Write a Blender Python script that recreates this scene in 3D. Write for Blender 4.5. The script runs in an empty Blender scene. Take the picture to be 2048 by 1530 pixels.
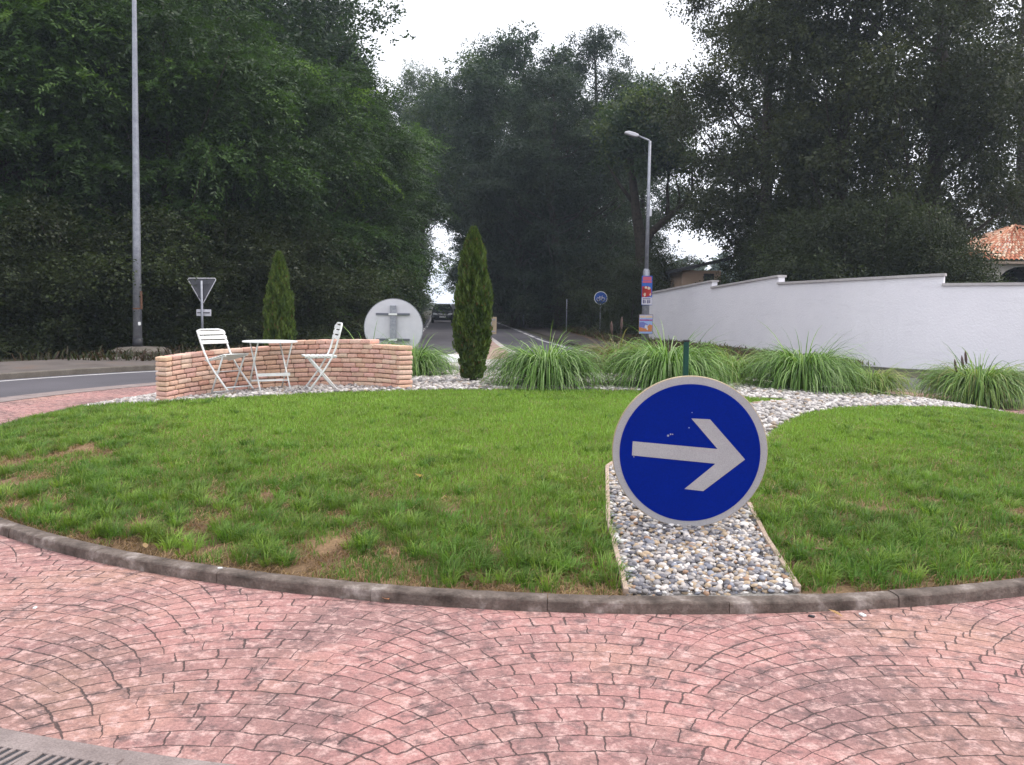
import bpy, bmesh, math, random
import numpy as np
from mathutils import Vector, Matrix

S = bpy.context.scene
COL = S.collection
R = math.radians
rng = np.random.default_rng(7)
random.seed(7)

# ------------------------------------------------------------------ camera
FPX, CX, CY = 1847.0, 1024.0, 765.0
PITCH, ROLL, EYE = R(4.9), R(0.7), 1.6
fw = Vector((0, math.cos(PITCH), -math.sin(PITCH)))
up0 = Vector((0, math.sin(PITCH), math.cos(PITCH)))
rt0 = Vector((1, 0, 0))
rt = rt0 * math.cos(ROLL) + up0 * math.sin(ROLL)
up = up0 * math.cos(ROLL) - rt0 * math.sin(ROLL)
cam = bpy.data.cameras.new('camera')
cam.sensor_width = 36.0
cam.lens = FPX / 2048 * 36.0
cam.clip_start = 0.05
cam.clip_end = 3000
cam_o = bpy.data.objects.new('camera', cam)
M = Matrix((rt, up, -fw)).transposed().to_4x4()
M.translation = (0, 0, EYE)
cam_o.matrix_world = M
COL.objects.link(cam_o)
S.camera = cam_o

# ------------------------------------------------------------------ light
SUN_EL, SUN_AZ = R(56), R(80)          # azimuth measured from +Y (ahead) towards +X (right)
sund = Vector((math.sin(SUN_AZ) * math.cos(SUN_EL), math.cos(SUN_AZ) * math.cos(SUN_EL), math.sin(SUN_EL)))
W = bpy.data.worlds.new('World')
S.world = W
W.use_nodes = True
nt = W.node_tree
nt.nodes.clear()
sky = nt.nodes.new('ShaderNodeTexSky')
sky.sky_type = 'NISHITA'
sky.sun_disc = False
sky.sun_elevation = SUN_EL
sky.sun_rotation = SUN_AZ
sky.air_density = 1.0
sky.dust_density = 4.0
SKY_STRENGTH = 0.10
CLOUD = (12.3, 12.4, 13.2, 1)           # bright overcast layer, same units as the sky texture
mx = nt.nodes.new('ShaderNodeMixRGB')
mx.inputs['Fac'].default_value = 0.8
mx.inputs[2].default_value = CLOUD
bg = nt.nodes.new('ShaderNodeBackground')
bg.inputs['Strength'].default_value = SKY_STRENGTH
ow = nt.nodes.new('ShaderNodeOutputWorld')
nt.links.new(sky.outputs[0], mx.inputs[1])
nt.links.new(mx.outputs[0], bg.inputs['Color'])
nt.links.new(bg.outputs[0], ow.inputs['Surface'])
sl = bpy.data.lights.new('sun', 'SUN')
sl.energy = 1.4
sl.angle = R(16)
sl.color = (1.0, 0.96, 0.9)
so = bpy.data.objects.new('sun', sl)
so.rotation_euler = sund.to_track_quat('Z', 'Y').to_euler()
so.location = (20, 20, 60)
COL.objects.link(so)
S.view_settings.view_transform = 'Standard'
S.view_settings.look = 'None'
S.view_settings.exposure = 0.68
S.view_settings.gamma = 1
S.cycles.max_bounces = 6
S.cycles.diffuse_bounces = 3
S.cycles.transmission_bounces = 4
S.cycles.transparent_max_bounces = 8

# ------------------------------------------------------------------ helpers
def ray(px, py):
    return (fw * FPX + rt * (px - CX) - up * (py - CY)) / FPX

def at(px, py, d):
    """world point on the sight line of a photo pixel, d metres ahead (y)"""
    r = ray(px, py)
    return Vector((0, 0, EYE)) + r * (d / r.y)

def gr(px, py, z=0.0):
    r = ray(px, py)
    return Vector((0, 0, EYE)) + r * ((z - EYE) / r.z)

ICX, ICY, IR, EK = 0.67, 12.08, 7.31, 1.07   # the central island, slightly oval
def irad(x, y):
    return np.hypot((np.asarray(x, float) - ICX) * EK, np.asarray(y, float) - ICY)
def zdome(x, y):
    r = irad(x, y)
    return np.where(r < IR, 0.055 + 0.42 * (1 - np.clip(r / IR, 0, 1) ** 3), 0.0)

def dome(px, py):
    r = ray(px, py)
    t = 3.0
    while t < 40:
        p = Vector((0, 0, EYE)) + r * t
        if p.z <= float(zdome(p.x, p.y)):
            return p
        t += 0.01
    return p

def lin(c):
    return c

def vnoise(x, y, s, seed=0):
    """smooth value noise 0..1"""
    x = np.asarray(x) / s + 1000.3; y = np.asarray(y) / s + 1000.7
    xi = np.floor(x).astype(np.int64); yi = np.floor(y).astype(np.int64)
    fx = x - xi; fy = y - yi
    fx = fx * fx * (3 - 2 * fx); fy = fy * fy * (3 - 2 * fy)
    def h(a, b):
        n = (a * 374761393 + b * 668265263 + seed * 974711) & 0x7fffffff
        n = ((n ^ (n >> 13)) * 1274126177) & 0x7fffffff
        return ((n ^ (n >> 16)) & 0xffff) / 65535.0
    return (h(xi, yi) * (1 - fx) + h(xi + 1, yi) * fx) * (1 - fy) + (h(xi, yi + 1) * (1 - fx) + h(xi + 1, yi + 1) * fx) * fy

def inpoly(x, y, poly):
    x = np.asarray(x); y = np.asarray(y)
    c = np.zeros(x.shape, bool)
    n = len(poly)
    j = n - 1
    for i in range(n):
        xi, yi = poly[i]; xj, yj = poly[j]
        t = ((yi > y) != (yj > y)) & (x < (xj - xi) * (y - yi) / ((yj - yi) if yj != yi else 1e-9) + xi)
        c ^= t
        j = i
    return c

class MB:
    def __init__(s):
        s.v = []; s.f = []; s.c = []
    def add(s, vs, fs, col=None):
        o = len(s.v)
        s.v += [tuple(v) for v in vs]
        s.f += [tuple(i + o for i in f) for f in fs]
        if col is not None:
            s.c += [col] * len(vs)
        return s
    def box(s, c, size, rot=None, col=None):
        hx, hy, hz = size[0] / 2, size[1] / 2, size[2] / 2
        vs = [Vector((x, y, z)) for x in (-hx, hx) for y in (-hy, hy) for z in (-hz, hz)]
        if rot is not None:
            vs = [rot @ v for v in vs]
        vs = [v + Vector(c) for v in vs]
        return s.add(vs, [(0, 1, 3, 2), (4, 6, 7, 5), (0, 4, 5, 1), (2, 3, 7, 6), (0, 2, 6, 4), (1, 5, 7, 3)], col)
    def tube(s, pts, rad, seg=8, col=None):
        pts = [Vector(p) for p in pts]
        if not hasattr(rad, '__len__'):
            rad = [rad] * len(pts)
        vs = []; fs = []
        prev = None
        for i, p in enumerate(pts):
            t = (pts[min(i + 1, len(pts) - 1)] - pts[max(i - 1, 0)]).normalized()
            if prev is None:
                a = Vector((0, 0, 1)) if abs(t.z) < 0.9 else Vector((1, 0, 0))
                u = t.cross(a).normalized()
            else:
                u = (prev - t * prev.dot(t)).normalized()
            prev = u
            w = t.cross(u)
            for k in range(seg):
                a = 2 * math.pi * k / seg
                vs.append(p + (u * math.cos(a) + w * math.sin(a)) * rad[i])
        n = len(pts)
        for i in range(n - 1):
            for k in range(seg):
                k2 = (k + 1) % seg
                fs.append((i * seg + k, i * seg + k2, (i + 1) * seg + k2, (i + 1) * seg + k))
        fs.append(tuple(range(seg))[::-1])
        fs.append(tuple((n - 1) * seg + k for k in range(seg)))
        return s.add(vs, fs, col)
    def lathe(s, prof, seg=24, c=(0, 0, 0), axis=None, col=None):
        """prof = [(r, z)...] about z, or about 'axis' matrix"""
        vs = []; fs = []
        for r, z in prof:
            for k in range(seg):
                a = 2 * math.pi * k / seg
                v = Vector((r * math.cos(a), r * math.sin(a), z))
                if axis is not None:
                    v = axis @ v
                vs.append(v + Vector(c))
        for i in range(len(prof) - 1):
            for k in range(seg):
                k2 = (k + 1) % seg
                fs.append((i * seg + k, i * seg + k2, (i + 1) * seg + k2, (i + 1) * seg + k))
        fs.append(tuple(range(seg))[::-1])
        fs.append(tuple((len(prof) - 1) * seg + k for k in range(seg)))
        return s.add(vs, fs, col)
    def prism(s, poly, o, ux, uy, th, col=None):
        """polygon in the plane (o, ux, uy), extruded by th along ux x uy"""
        o = Vector(o); ux = Vector(ux); uy = Vector(uy)
        n = ux.cross(uy).normalized() * th
        k = len(poly)
        vs = [o + ux * a + uy * b for a, b in poly] + [o + ux * a + uy * b + n for a, b in poly]
        fs = [tuple(range(k))[::-1], tuple(range(k, 2 * k))]
        fs += [(i, (i + 1) % k, k + (i + 1) % k, k + i) for i in range(k)]
        return s.add(vs, fs, col)
    def build(s, name, mat, parent=None, smooth=False, loc=None, bevel=0):
        me = bpy.data.meshes.new(name)
        me.from_pydata(s.v, [], s.f)
        me.materials.append(mat)
        if s.c:
            a = me.color_attributes.new('tint', 'FLOAT_COLOR', 'POINT')
            a.data.foreach_set('color', np.array([tuple(c) + (1,) for c in s.c], np.float32).ravel())
        if smooth:
            me.polygons.foreach_set('use_smooth', [True] * len(me.polygons))
            if smooth == 'auto':
                me.set_sharp_from_angle(angle=R(40))
        bm = bmesh.new(); bm.from_mesh(me)
        bmesh.ops.recalc_face_normals(bm, faces=bm.faces)
        bm.to_mesh(me); bm.free()
        o = bpy.data.objects.new(name, me)
        COL.objects.link(o)
        if parent is not None:
            o.parent = parent
        if loc is not None:
            o.location = loc
        if bevel:
            b = o.modifiers.new('bevel', 'BEVEL'); b.width = bevel; b.segments = 2; b.limit_method = 'ANGLE'
        return o

def fast(name, V, F, mat, tint=None, parent=None, smooth=False):
    """numpy mesh: V (n,3), F (m,k)"""
    me = fast_mesh(name, V, F, mat, tint, smooth)
    o = bpy.data.objects.new(name, me)
    COL.objects.link(o)
    if parent is not None:
        o.parent = parent
    return o

def fast_mesh(name, V, F, mat, tint=None, smooth=False):
    V = np.ascontiguousarray(V, np.float32); F = np.ascontiguousarray(F, np.int32)
    me = bpy.data.meshes.new(name)
    me.vertices.add(len(V)); me.vertices.foreach_set('co', V.ravel())
    k = F.shape[1]
    me.loops.add(F.size); me.loops.foreach_set('vertex_index', F.ravel())
    me.polygons.add(len(F))
    me.polygons.foreach_set('loop_start', np.arange(len(F), dtype=np.int32) * k)
    if smooth:
        me.polygons.foreach_set('use_smooth', np.ones(len(F), bool))
    me.materials.append(mat)
    if tint is not None:
        a = me.color_attributes.new('tint', 'FLOAT_COLOR', 'POINT')
        t = np.ones((len(V), 4), np.float32); t[:, :3] = tint
        a.data.foreach_set('color', t.ravel())
    me.update(calc_edges=True)
    return me

def tag(o, label=None, cat=None, group=None, kind=None):
    if label: o['label'] = label
    if cat: o['category'] = cat
    if group: o['group'] = group
    if kind: o['kind'] = kind
    return o

def empty(name, loc, label, cat, group=None, rz=0):
    o = bpy.data.objects.new(name, None)
    o.location = loc; o.rotation_euler = (0, 0, rz)
    o.empty_display_size = 0.2
    COL.objects.link(o)
    return tag(o, label, cat, group)

def copy_tree(root):
    r = root.copy(); COL.objects.link(r)
    for ch in list(root.children):
        c = ch.copy(); COL.objects.link(c); c.parent = r
        for g in list(ch.children):
            d = g.copy(); COL.objects.link(d); d.parent = c
    return r

# ------------------------------------------------------------------ materials
def newmat(name):
    m = bpy.data.materials.new(name); m.use_nodes = True
    n = m.node_tree.nodes; l = m.node_tree.links
    b = n['Principled BSDF']
    return m, n, l, b

def ramp(n, l, src, stops):
    r = n.new('ShaderNodeValToRGB')
    e = r.color_ramp.elements
    e[0].position, e[0].color = stops[0][0], tuple(stops[0][1]) + (1,)
    e[1].position, e[1].color = stops[-1][0], tuple(stops[-1][1]) + (1,)
    for p, c in stops[1:-1]:
        x = e.new(p); x.color = tuple(c) + (1,)
    l.new(src, r.inputs[0])
    return r.outputs[0]

def noise(n, l, scale, detail=6, rough=0.55, vec=None, dist=0):
    t = n.new('ShaderNodeTexNoise')
    t.inputs['Scale'].default_value = scale; t.inputs['Detail'].default_value = detail
    t.inputs['Roughness'].default_value = rough; t.inputs['Distortion'].default_value = dist
    if vec is not None:
        l.new(vec, t.inputs['Vector'])
    return t.outputs[0]

def pos(n):
    return n.new('ShaderNodeNewGeometry').outputs['Position']

def objc(n):
    return n.new('ShaderNodeTexCoord').outputs['Object']

def mixc(n, l, fac, a, b, mode='MIX'):
    m = n.new('ShaderNodeMixRGB'); m.blend_type = mode
    for sk, v in ((m.inputs[0], fac), (m.inputs[1], a), (m.inputs[2], b)):
        if isinstance(v, (int, float)):
            sk.default_value = v
        elif isinstance(v, tuple):
            sk.default_value = v + (1,) if len(v) == 3 else v
        else:
            l.new(v, sk)
    return m.outputs[0]

def mth(n, l, op, a, b=None, c=None):
    m = n.new('ShaderNodeMath'); m.operation = op
    for sk, v in zip(m.inputs, (a, b, c)):
        if v is None: continue
        if isinstance(v, (int, float)): sk.default_value = v
        else: l.new(v, sk)
    return m.outputs[0]

def bump(n, l, b, h, st=0.3, dist=0.01):
    x = n.new('ShaderNodeBump'); x.inputs['Strength'].default_value = st; x.inputs['Distance'].default_value = dist
    l.new(h, x.inputs['Height']); l.new(x.outputs[0], b.inputs['Normal'])

def mottled(name, c1, c2, scale=8, rough=0.8, metal=0, bmp=0.15, spec=0.3, fine=120, c3=None, world=False, amp=(0.75, 1.2)):
    """two or three colours mixed by noise, with a fine grain"""
    m, n, l, b = newmat(name)
    v = pos(n) if world else objc(n)
    a = noise(n, l, scale, 7, 0.6, v)
    stops = [(0.32, c1), (0.68, c2)] if c3 is None else [(0.3, c1), (0.55, c2), (0.74, c3)]
    col = ramp(n, l, a, stops)
    g = noise(n, l, fine, 3, 0.6, v)
    gr_ = ramp(n, l, g, [(0.25, (amp[0],) * 3), (0.75, (amp[1],) * 3)])
    col = mixc(n, l, 1.0, col, gr_, 'MULTIPLY')
    l.new(col, b.inputs['Base Color'])
    b.inputs['Roughness'].default_value = rough
    b.inputs['Metallic'].default_value = metal
    b.inputs['Specular IOR Level'].default_value = spec
    if bmp:
        bump(n, l, b, g, bmp, 0.01)
    return m

def tinted(name, rough=0.7, spec=0.25, transl=0.0, grain=0, amp=(0.8, 1.2), tr_gain=1.3):
    """colour comes from the mesh's own 'tint' attribute (per leaf, per brick, per pebble)"""
    m, n, l, b = newmat(name)
    a = n.new('ShaderNodeAttribute'); a.attribute_name = 'tint'
    col = a.outputs['Color']
    if grain:
        g = noise(n, l, grain, 4, 0.6, pos(n))
        col = mixc(n, l, 1.0, col, ramp(n, l, g, [(0.25, (amp[0],) * 3), (0.75, (amp[1],) * 3)]), 'MULTIPLY')
    l.new(col, b.inputs['Base Color'])
    b.inputs['Roughness'].default_value = rough
    b.inputs['Specular IOR Level'].default_value = spec
    if transl:
        t = n.new('ShaderNodeBsdfTranslucent')
        l.new(mixc(n, l, 1.0, col, (tr_gain, tr_gain * 1.1, tr_gain * 0.5), 'MULTIPLY'), t.inputs[0])
        x = n.new('ShaderNodeMixShader'); x.inputs[0].default_value = transl
        l.new(b.outputs[0], x.inputs[1]); l.new(t.outputs[0], x.inputs[2])
        l.new(x.outputs[0], n['Material Output'].inputs[0])
    elif grain:
        bump(n, l, b, g, 0.25, 0.006)
    return m

LEAF = tinted('foliage', 0.5, 0.3, 0.33)
GRASS = tinted('grass_blades', 0.55, 0.25, 0.3)
PEB = tinted('pebble', 0.6, 0.35, 0, 60)
BRICK = tinted('clay_brick', 0.9, 0.15, 0, 45, (0.78, 1.22))
BARK = mottled('bark', (0.028, 0.021, 0.016), (0.07, 0.055, 0.042), 6, 0.95, bmp=0.5, fine=25)
ASPH = mottled('asphalt', (0.082, 0.077, 0.086), (0.108, 0.1, 0.112), 0.5, 0.9, bmp=0.3, fine=160, world=True)
CONC = mottled('kerb_concrete', (0.05, 0.038, 0.031), (0.15, 0.118, 0.1), 7.0, 0.92, bmp=0.5, fine=70, c3=(0.36, 0.31, 0.28), world=True)
GUTTER = mottled('gutter_concrete', (0.2, 0.16, 0.15), (0.3, 0.245, 0.23), 5, 0.92, bmp=0.6, fine=110, world=True)
KERB2 = mottled('old_kerb', (0.1, 0.085, 0.07), (0.16, 0.14, 0.12), 3, 0.92, fine=60, world=True)
PAVE = mottled('pavement', (0.085, 0.07, 0.062), (0.13, 0.11, 0.1), 1.2, 0.92, fine=60, c3=(0.15, 0.1, 0.075), world=True)
LITTER = mottled('leaf_litter', (0.04, 0.04, 0.018), (0.085, 0.045, 0.028), 0.6, 0.95, bmp=0.6, fine=14, c3=(0.15, 0.07, 0.042), world=True)
GROUND = mottled('earth_and_weeds', (0.03, 0.035, 0.015), (0.06, 0.05, 0.03), 0.35, 0.95, bmp=0.6, fine=10, world=True)
GALV = mottled('galvanised_steel', (0.26, 0.27, 0.31), (0.38, 0.39, 0.43), 9, 0.5, 0.5, 0.05, 0.4, 45)
RAIL = mottled('steel_rail', (0.13, 0.14, 0.17), (0.18, 0.19, 0.22), 9, 0.5, 0.4)
DARKM = mottled('dark_paint', (0.03, 0.03, 0.036), (0.045, 0.045, 0.05), 8, 0.5)
WHITEM = mottled('white_lacquer', (0.72, 0.73, 0.72), (0.82, 0.82, 0.8), 14, 0.4, bmp=0.03, spec=0.45, amp=(0.95, 1.04))
WPAINT = mottled('road_paint', (0.42, 0.4, 0.4), (0.62, 0.6, 0.6), 5, 0.85, fine=40, world=True)
WOOD = mottled('edging_wood', (0.36, 0.26, 0.2), (0.5, 0.39, 0.31), 5, 0.85, bmp=0.2, fine=50, world=True)
SBACK = mottled('sign_back', (0.6, 0.59, 0.63), (0.64, 0.63, 0.665), 1.5, 0.6, 0.0, 0.01, 0.3, 12, amp=(0.95, 1.04))
SBACK2 = mottled('sign_back_dark', (0.09, 0.09, 0.105), (0.12, 0.12, 0.135), 3, 0.6, 0.1, 0.03, 0.3, 30)
BLUE = mottled('sign_blue', (0.0, 0.012, 0.2), (0.0, 0.014, 0.23), 3, 0.7, 0, 0.02, 0.05, 90, amp=(0.85, 1.12))
BLUE2 = mottled('cycle_sign_blue', (0.01, 0.07, 0.33), (0.012, 0.08, 0.36), 3, 0.5, 0, 0.02, 0.35, 30)
REFL = mottled('sign_reflective_grey', (0.36, 0.345, 0.355), (0.4, 0.385, 0.395), 6, 0.5, 0, 0.02, 0.4, 200)
RIMG = mottled('sign_rim', (0.42, 0.32, 0.2), (0.5, 0.4, 0.26), 6, 0.5, 0.2)
GREENP = mottled('green_post', (0.006, 0.05, 0.035), (0.008, 0.06, 0.042), 8, 0.5)
BEIGE = mottled('beige_board', (0.36, 0.28, 0.18), (0.44, 0.34, 0.23), 6, 0.7)
RUST = mottled('rusty_board', (0.16, 0.08, 0.05), (0.22, 0.12, 0.08), 8, 0.8)

def stucco():
    m, n, l, b = newmat('white_render')
    p = pos(n)
    a = noise(n, l, 0.6, 6, 0.6, p)
    c = ramp(n, l, a, [(0.3, (0.78, 0.76, 0.8)), (0.7, (0.85, 0.83, 0.86))])
    mp = n.new('ShaderNodeMapping'); mp.inputs['Scale'].default_value = (1.2, 1.2, 7)
    l.new(p, mp.inputs[0])
    st = noise(n, l, 0.8, 5, 0.6, mp.outputs[0])
    c = mixc(n, l, ramp(n, l, st, [(0.55, (0, 0, 0)), (0.75, (0.3,) * 3)]), c, (0.64, 0.62, 0.65))
    l.new(c, b.inputs['Base Color']); b.inputs['Roughness'].default_value = 0.92
    b.inputs['Specular IOR Level'].default_value = 0.15
    bump(n, l, b, noise(n, l, 18, 5, 0.7, p), 0.5, 0.03)
    return m
STUCCO = stucco()

def fan_paving():
    """stamped concrete: cobbles laid in repeated segmental arcs"""
    m, n, l, b = newmat('stamped_fan_paving')
    p = pos(n)
    wob = noise(n, l, 6, 5, 0.65, p)
    sx = n.new('ShaderNodeSeparateXYZ'); l.new(p, sx.inputs[0])
    X = mth(n, l, 'ADD', sx.outputs[0], mth(n, l, 'MULTIPLY', mth(n, l, 'SUBTRACT', wob, 0.5), 0.06))
    wob2 = noise(n, l, 8.3, 5, 0.65, p)
    Y = mth(n, l, 'ADD', sx.outputs[1], mth(n, l, 'MULTIPLY', mth(n, l, 'SUBTRACT', wob2, 0.5), 0.055))
    Wd, Rr, h, bw = 1.43, 1.05, 0.118, 0.165
    xm = mth(n, l, 'SUBTRACT', X, 0.32)
    k = mth(n, l, 'ROUND', mth(n, l, 'DIVIDE', xm, Wd))
    xl = mth(n, l, 'SUBTRACT', xm, mth(n, l, 'MULTIPLY', k, Wd))
    f = mth(n, l, 'SUBTRACT', mth(n, l, 'SQRT', mth(n, l, 'SUBTRACT', Rr * Rr, mth(n, l, 'MULTIPLY', xl, xl))), Rr)
    v = mth(n, l, 'SUBTRACT', Y, f)
    vr = mth(n, l, 'DIVIDE', v, h)
    row = mth(n, l, 'FLOOR', vr)
    vl = mth(n, l, 'MULTIPLY', mth(n, l, 'FRACT', vr), h)
    cs = mth(n, l, 'DIVIDE', mth(n, l, 'ADD', f, Rr), Rr)
    xs = mth(n, l, 'SUBTRACT', xl, mth(n, l, 'MULTIPLY', vl, mth(n, l, 'MULTIPLY', xl, 0.9 / Rr)))
    u = mth(n, l, 'MULTIPLY', mth(n, l, 'ARCSINE', mth(n, l, 'DIVIDE', xs, Rr)), Rr)
    rr = n.new('ShaderNodeTexWhiteNoise'); rr.noise_dimensions = '2D'
    cb0 = n.new('ShaderNodeCombineXYZ'); l.new(row, cb0.inputs[0]); l.new(k, cb0.inputs[1]); l.new(cb0.outputs[0], rr.inputs['Vector'])
    ub = mth(n, l, 'ADD', mth(n, l, 'DIVIDE', u, bw), mth(n, l, 'ADD', mth(n, l, 'MULTIPLY', row, 0.5), mth(n, l, 'MULTIPLY', rr.outputs[0], 0.3)))
    fu = mth(n, l, 'FRACT', ub)
    du = mth(n, l, 'MULTIPLY', mth(n, l, 'MINIMUM', fu, mth(n, l, 'SUBTRACT', 1.0, fu)), bw)
    dv = mth(n, l, 'MULTIPLY', mth(n, l, 'MINIMUM', vl, mth(n, l, 'SUBTRACT', h, vl)), cs)
    jn = noise(n, l, 3.1, 4, 0.6, p)
    wdt = mth(n, l, 'MULTIPLY', ramp(n, l, jn, [(0.38, (0.25,) * 3), (0.62, (1.0,) * 3)]), 0.0068)
    # on the flanks of each arc the cross joints are the neighbouring arcs themselves
    ax = mth(n, l, 'ABSOLUTE', xl)
    xb = mth(n, l, 'SUBTRACT', Wd, ax)
    fb = mth(n, l, 'SUBTRACT', mth(n, l, 'SQRT', mth(n, l, 'MAXIMUM', 0.001, mth(n, l, 'SUBTRACT', Rr * Rr, mth(n, l, 'MULTIPLY', xb, xb)))), Rr)
    vb = mth(n, l, 'DIVIDE', mth(n, l, 'SUBTRACT', Y, fb), h * 2)
    cb_ = mth(n, l, 'DIVIDE', mth(n, l, 'ADD', fb, Rr), Rr)
    fv = mth(n, l, 'FRACT', vb)
    dub = mth(n, l, 'MULTIPLY', mth(n, l, 'MULTIPLY', mth(n, l, 'MINIMUM', fv, mth(n, l, 'SUBTRACT', 1.0, fv)), h * 2), cb_)
    flank = mth(n, l, 'GREATER_THAN', ax, 0.5)
    nfl = mth(n, l, 'SUBTRACT', 1.0, flank)
    du = mth(n, l, 'ADD', mth(n, l, 'MULTIPLY', du, nfl), mth(n, l, 'MULTIPLY', dub, flank))
    ub = mth(n, l, 'ADD', mth(n, l, 'MULTIPLY', ub, nfl), mth(n, l, 'MULTIPLY', mth(n, l, 'ADD', vb, 50.0), flank))
    d = mth(n, l, 'MINIMUM', du, dv)
    mr = n.new('ShaderNodeMapRange'); mr.interpolation_type = 'SMOOTHSTEP'
    l.new(d, mr.inputs[0]); l.new(mth(n, l, 'MULTIPLY', wdt, 0.35), mr.inputs[1]); l.new(wdt, mr.inputs[2])
    joint = mr.outputs[0]
    cell = n.new('ShaderNodeTexWhiteNoise'); cell.noise_dimensions = '3D'
    cb = n.new('ShaderNodeCombineXYZ')
    l.new(row, cb.inputs[0]); l.new(mth(n, l, 'FLOOR', ub), cb.inputs[1]); l.new(k, cb.inputs[2])
    l.new(cb.outputs[0], cell.inputs['Vector'])
    base = ramp(n, l, cell.outputs[0], [(0.0, (0.385, 0.192, 0.175)), (0.5, (0.415, 0.208, 0.19)), (1.0, (0.44, 0.235, 0.205))])
    big = noise(n, l, 0.9, 6, 0.65, p, 0.6)
    base = mixc(n, l, ramp(n, l, big, [(0.44, (0, 0, 0)), (0.62, (0.75,) * 3)]), base, (0.19, 0.115, 0.11))
    och = noise(n, l, 0.7, 3, 0.5, n.new('ShaderNodeTexCoord').outputs['Object'])
    base = mixc(n, l, ramp(n, l, och, [(0.52, (0, 0, 0)), (0.7, (0.5,) * 3)]), base, (0.42, 0.26, 0.18))
    st = noise(n, l, 7, 7, 0.72, p)
    base = mixc(n, l, ramp(n, l, st, [(0.5, (0, 0, 0)), (0.64, (0.85,) * 3)]), base, (0.115, 0.078, 0.078))
    pale = noise(n, l, 13, 8, 0.75, p)
    base = mixc(n, l, ramp(n, l, pale, [(0.5, (0, 0, 0)), (0.62, (0.85,) * 3)]), base, (0.56, 0.36, 0.325))
    gr2 = noise(n, l, 75, 5, 0.8, p)
    base = mixc(n, l, 1.0, base, ramp(n, l, gr2, [(0.3, (0.55,) * 3), (0.7, (1.42,) * 3)]), 'MULTIPLY')
    jm = mth(n, l, 'MULTIPLY', mth(n, l, 'SUBTRACT', 1.0, joint), 0.85)
    c = mixc(n, l, jm, base, (0.05, 0.035, 0.034))
    l.new(c, b.inputs['Base Color'])
    b.inputs['Roughness'].default_value = 0.75
    b.inputs['Specular IOR Level'].default_value = 0.3
    hgt = mth(n, l, 'ADD', mth(n, l, 'MULTIPLY', joint, 0.7), mth(n, l, 'MULTIPLY', st, 0.5))
    hgt = mth(n, l, 'ADD', hgt, mth(n, l, 'MULTIPLY', gr2, 0.5))
    bump(n, l, b, hgt, 0.8, 0.014)
    return m
FAN = fan_paving()

# ------------------------------------------------------------------ ground, road, paving (the setting)
def sheet(name, poly, z, mat, kind='structure'):
    m = MB(); m.add([(x, y, z) for x, y in poly], [tuple(range(len(poly)))])
    me = bpy.data.meshes.new(name)
    me.from_pydata(m.v, [], m.f)
    me.materials.append(mat)
    if me.polygons[0].normal.z < 0:
        me.flip_normals()
    o = bpy.data.objects.new(name, me); COL.objects.link(o)
    return tag(o, kind=kind)

def ring(name, r0, r1, z0, z1, mat, a0=0, a1=360, n=144, gap=None):
    """flat or kerb-like ring about the island centre; z0 = bottom (None: sheet), z1 = top"""
    m = MB()
    full = abs(a1 - a0) >= 360
    na = n
    for i in range(na):
        t0 = R(a0 + (a1 - a0) * i / na); t1 = R(a0 + (a1 - a0) * (i + 1) / na)
        P = lambda r, t, z: (ICX + r * math.cos(t) / EK, ICY + r * math.sin(t), z)
        if z0 is None:
            m.add([P(r0, t0, z1), P(r1, t0, z1), P(r1, t1, z1), P(r0, t1, z1)], [(0, 1, 2, 3)])
        else:
            bv = min(0.018, (z1 - z0) * 0.3)
            prof = [(r0, z0), (r0, z1 - bv), (r0 + bv, z1), (r1 - bv, z1), (r1, z1 - bv), (r1, z0)]
            vs = [P(r, t0, z) for r, z in prof] + [P(r, t1, z) for r, z in prof]
            k = len(prof)
            m.add(vs, [(j, j + 1, k + j + 1, k + j) for j in range(k - 1)])
    me = bpy.data.meshes.new(name)
    me.from_pydata(m.v, [], m.f)
    me.materials.append(mat)
    bm = bmesh.new(); bm.from_mesh(me)
    bmesh.ops.remove_doubles(bm, verts=bm.verts, dist=1e-5)
    bmesh.ops.recalc_face_normals(bm, faces=bm.faces)
    bm.to_mesh(me); bm.free()
    if z0 is None and me.polygons[0].normal.z < 0:
        me.flip_normals()
    o = bpy.data.objects.new(name, me); COL.objects.link(o)
    return tag(o, kind='structure')

sheet('ground', [(-900, -300), (900, -300), (900, 1500), (-900, 1500)], -0.03, GROUND)
RO = 12.75                                # outer edge of the carriageway round the island
ring('roundabout_road', 9.6, RO, None, 0.0, ASPH)
ring('paved_apron', 7.3, 9.2, None, 0.006, FAN, n=180)
ring('gutter', 9.2, 9.72, None, 0.012, GUTTER, n=180)

def rx(d):                                # centre line slope of the road ahead
    return -0.079 * d
ROADL = [(-9.6, 19.6), (-7.2, 23.5), (-5.6, 28), (-4.7, 34), (-4.7, 42)] + [(rx(d) - 1.15, d) for d in (60, 100, 160, 260, 420)]
ROADR = [(10.2, 20.5), (7.0, 23.2), (4.6, 26.2), (3.0, 30), (2.3, 34), (1.6, 40)] + [(rx(d) + 5.0, d) for d in (60, 100, 160, 260, 420)]
sheet('road', ROADL + ROADR[::-1] + [(4, 18), (-4, 18)], -0.004, ASPH)

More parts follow.
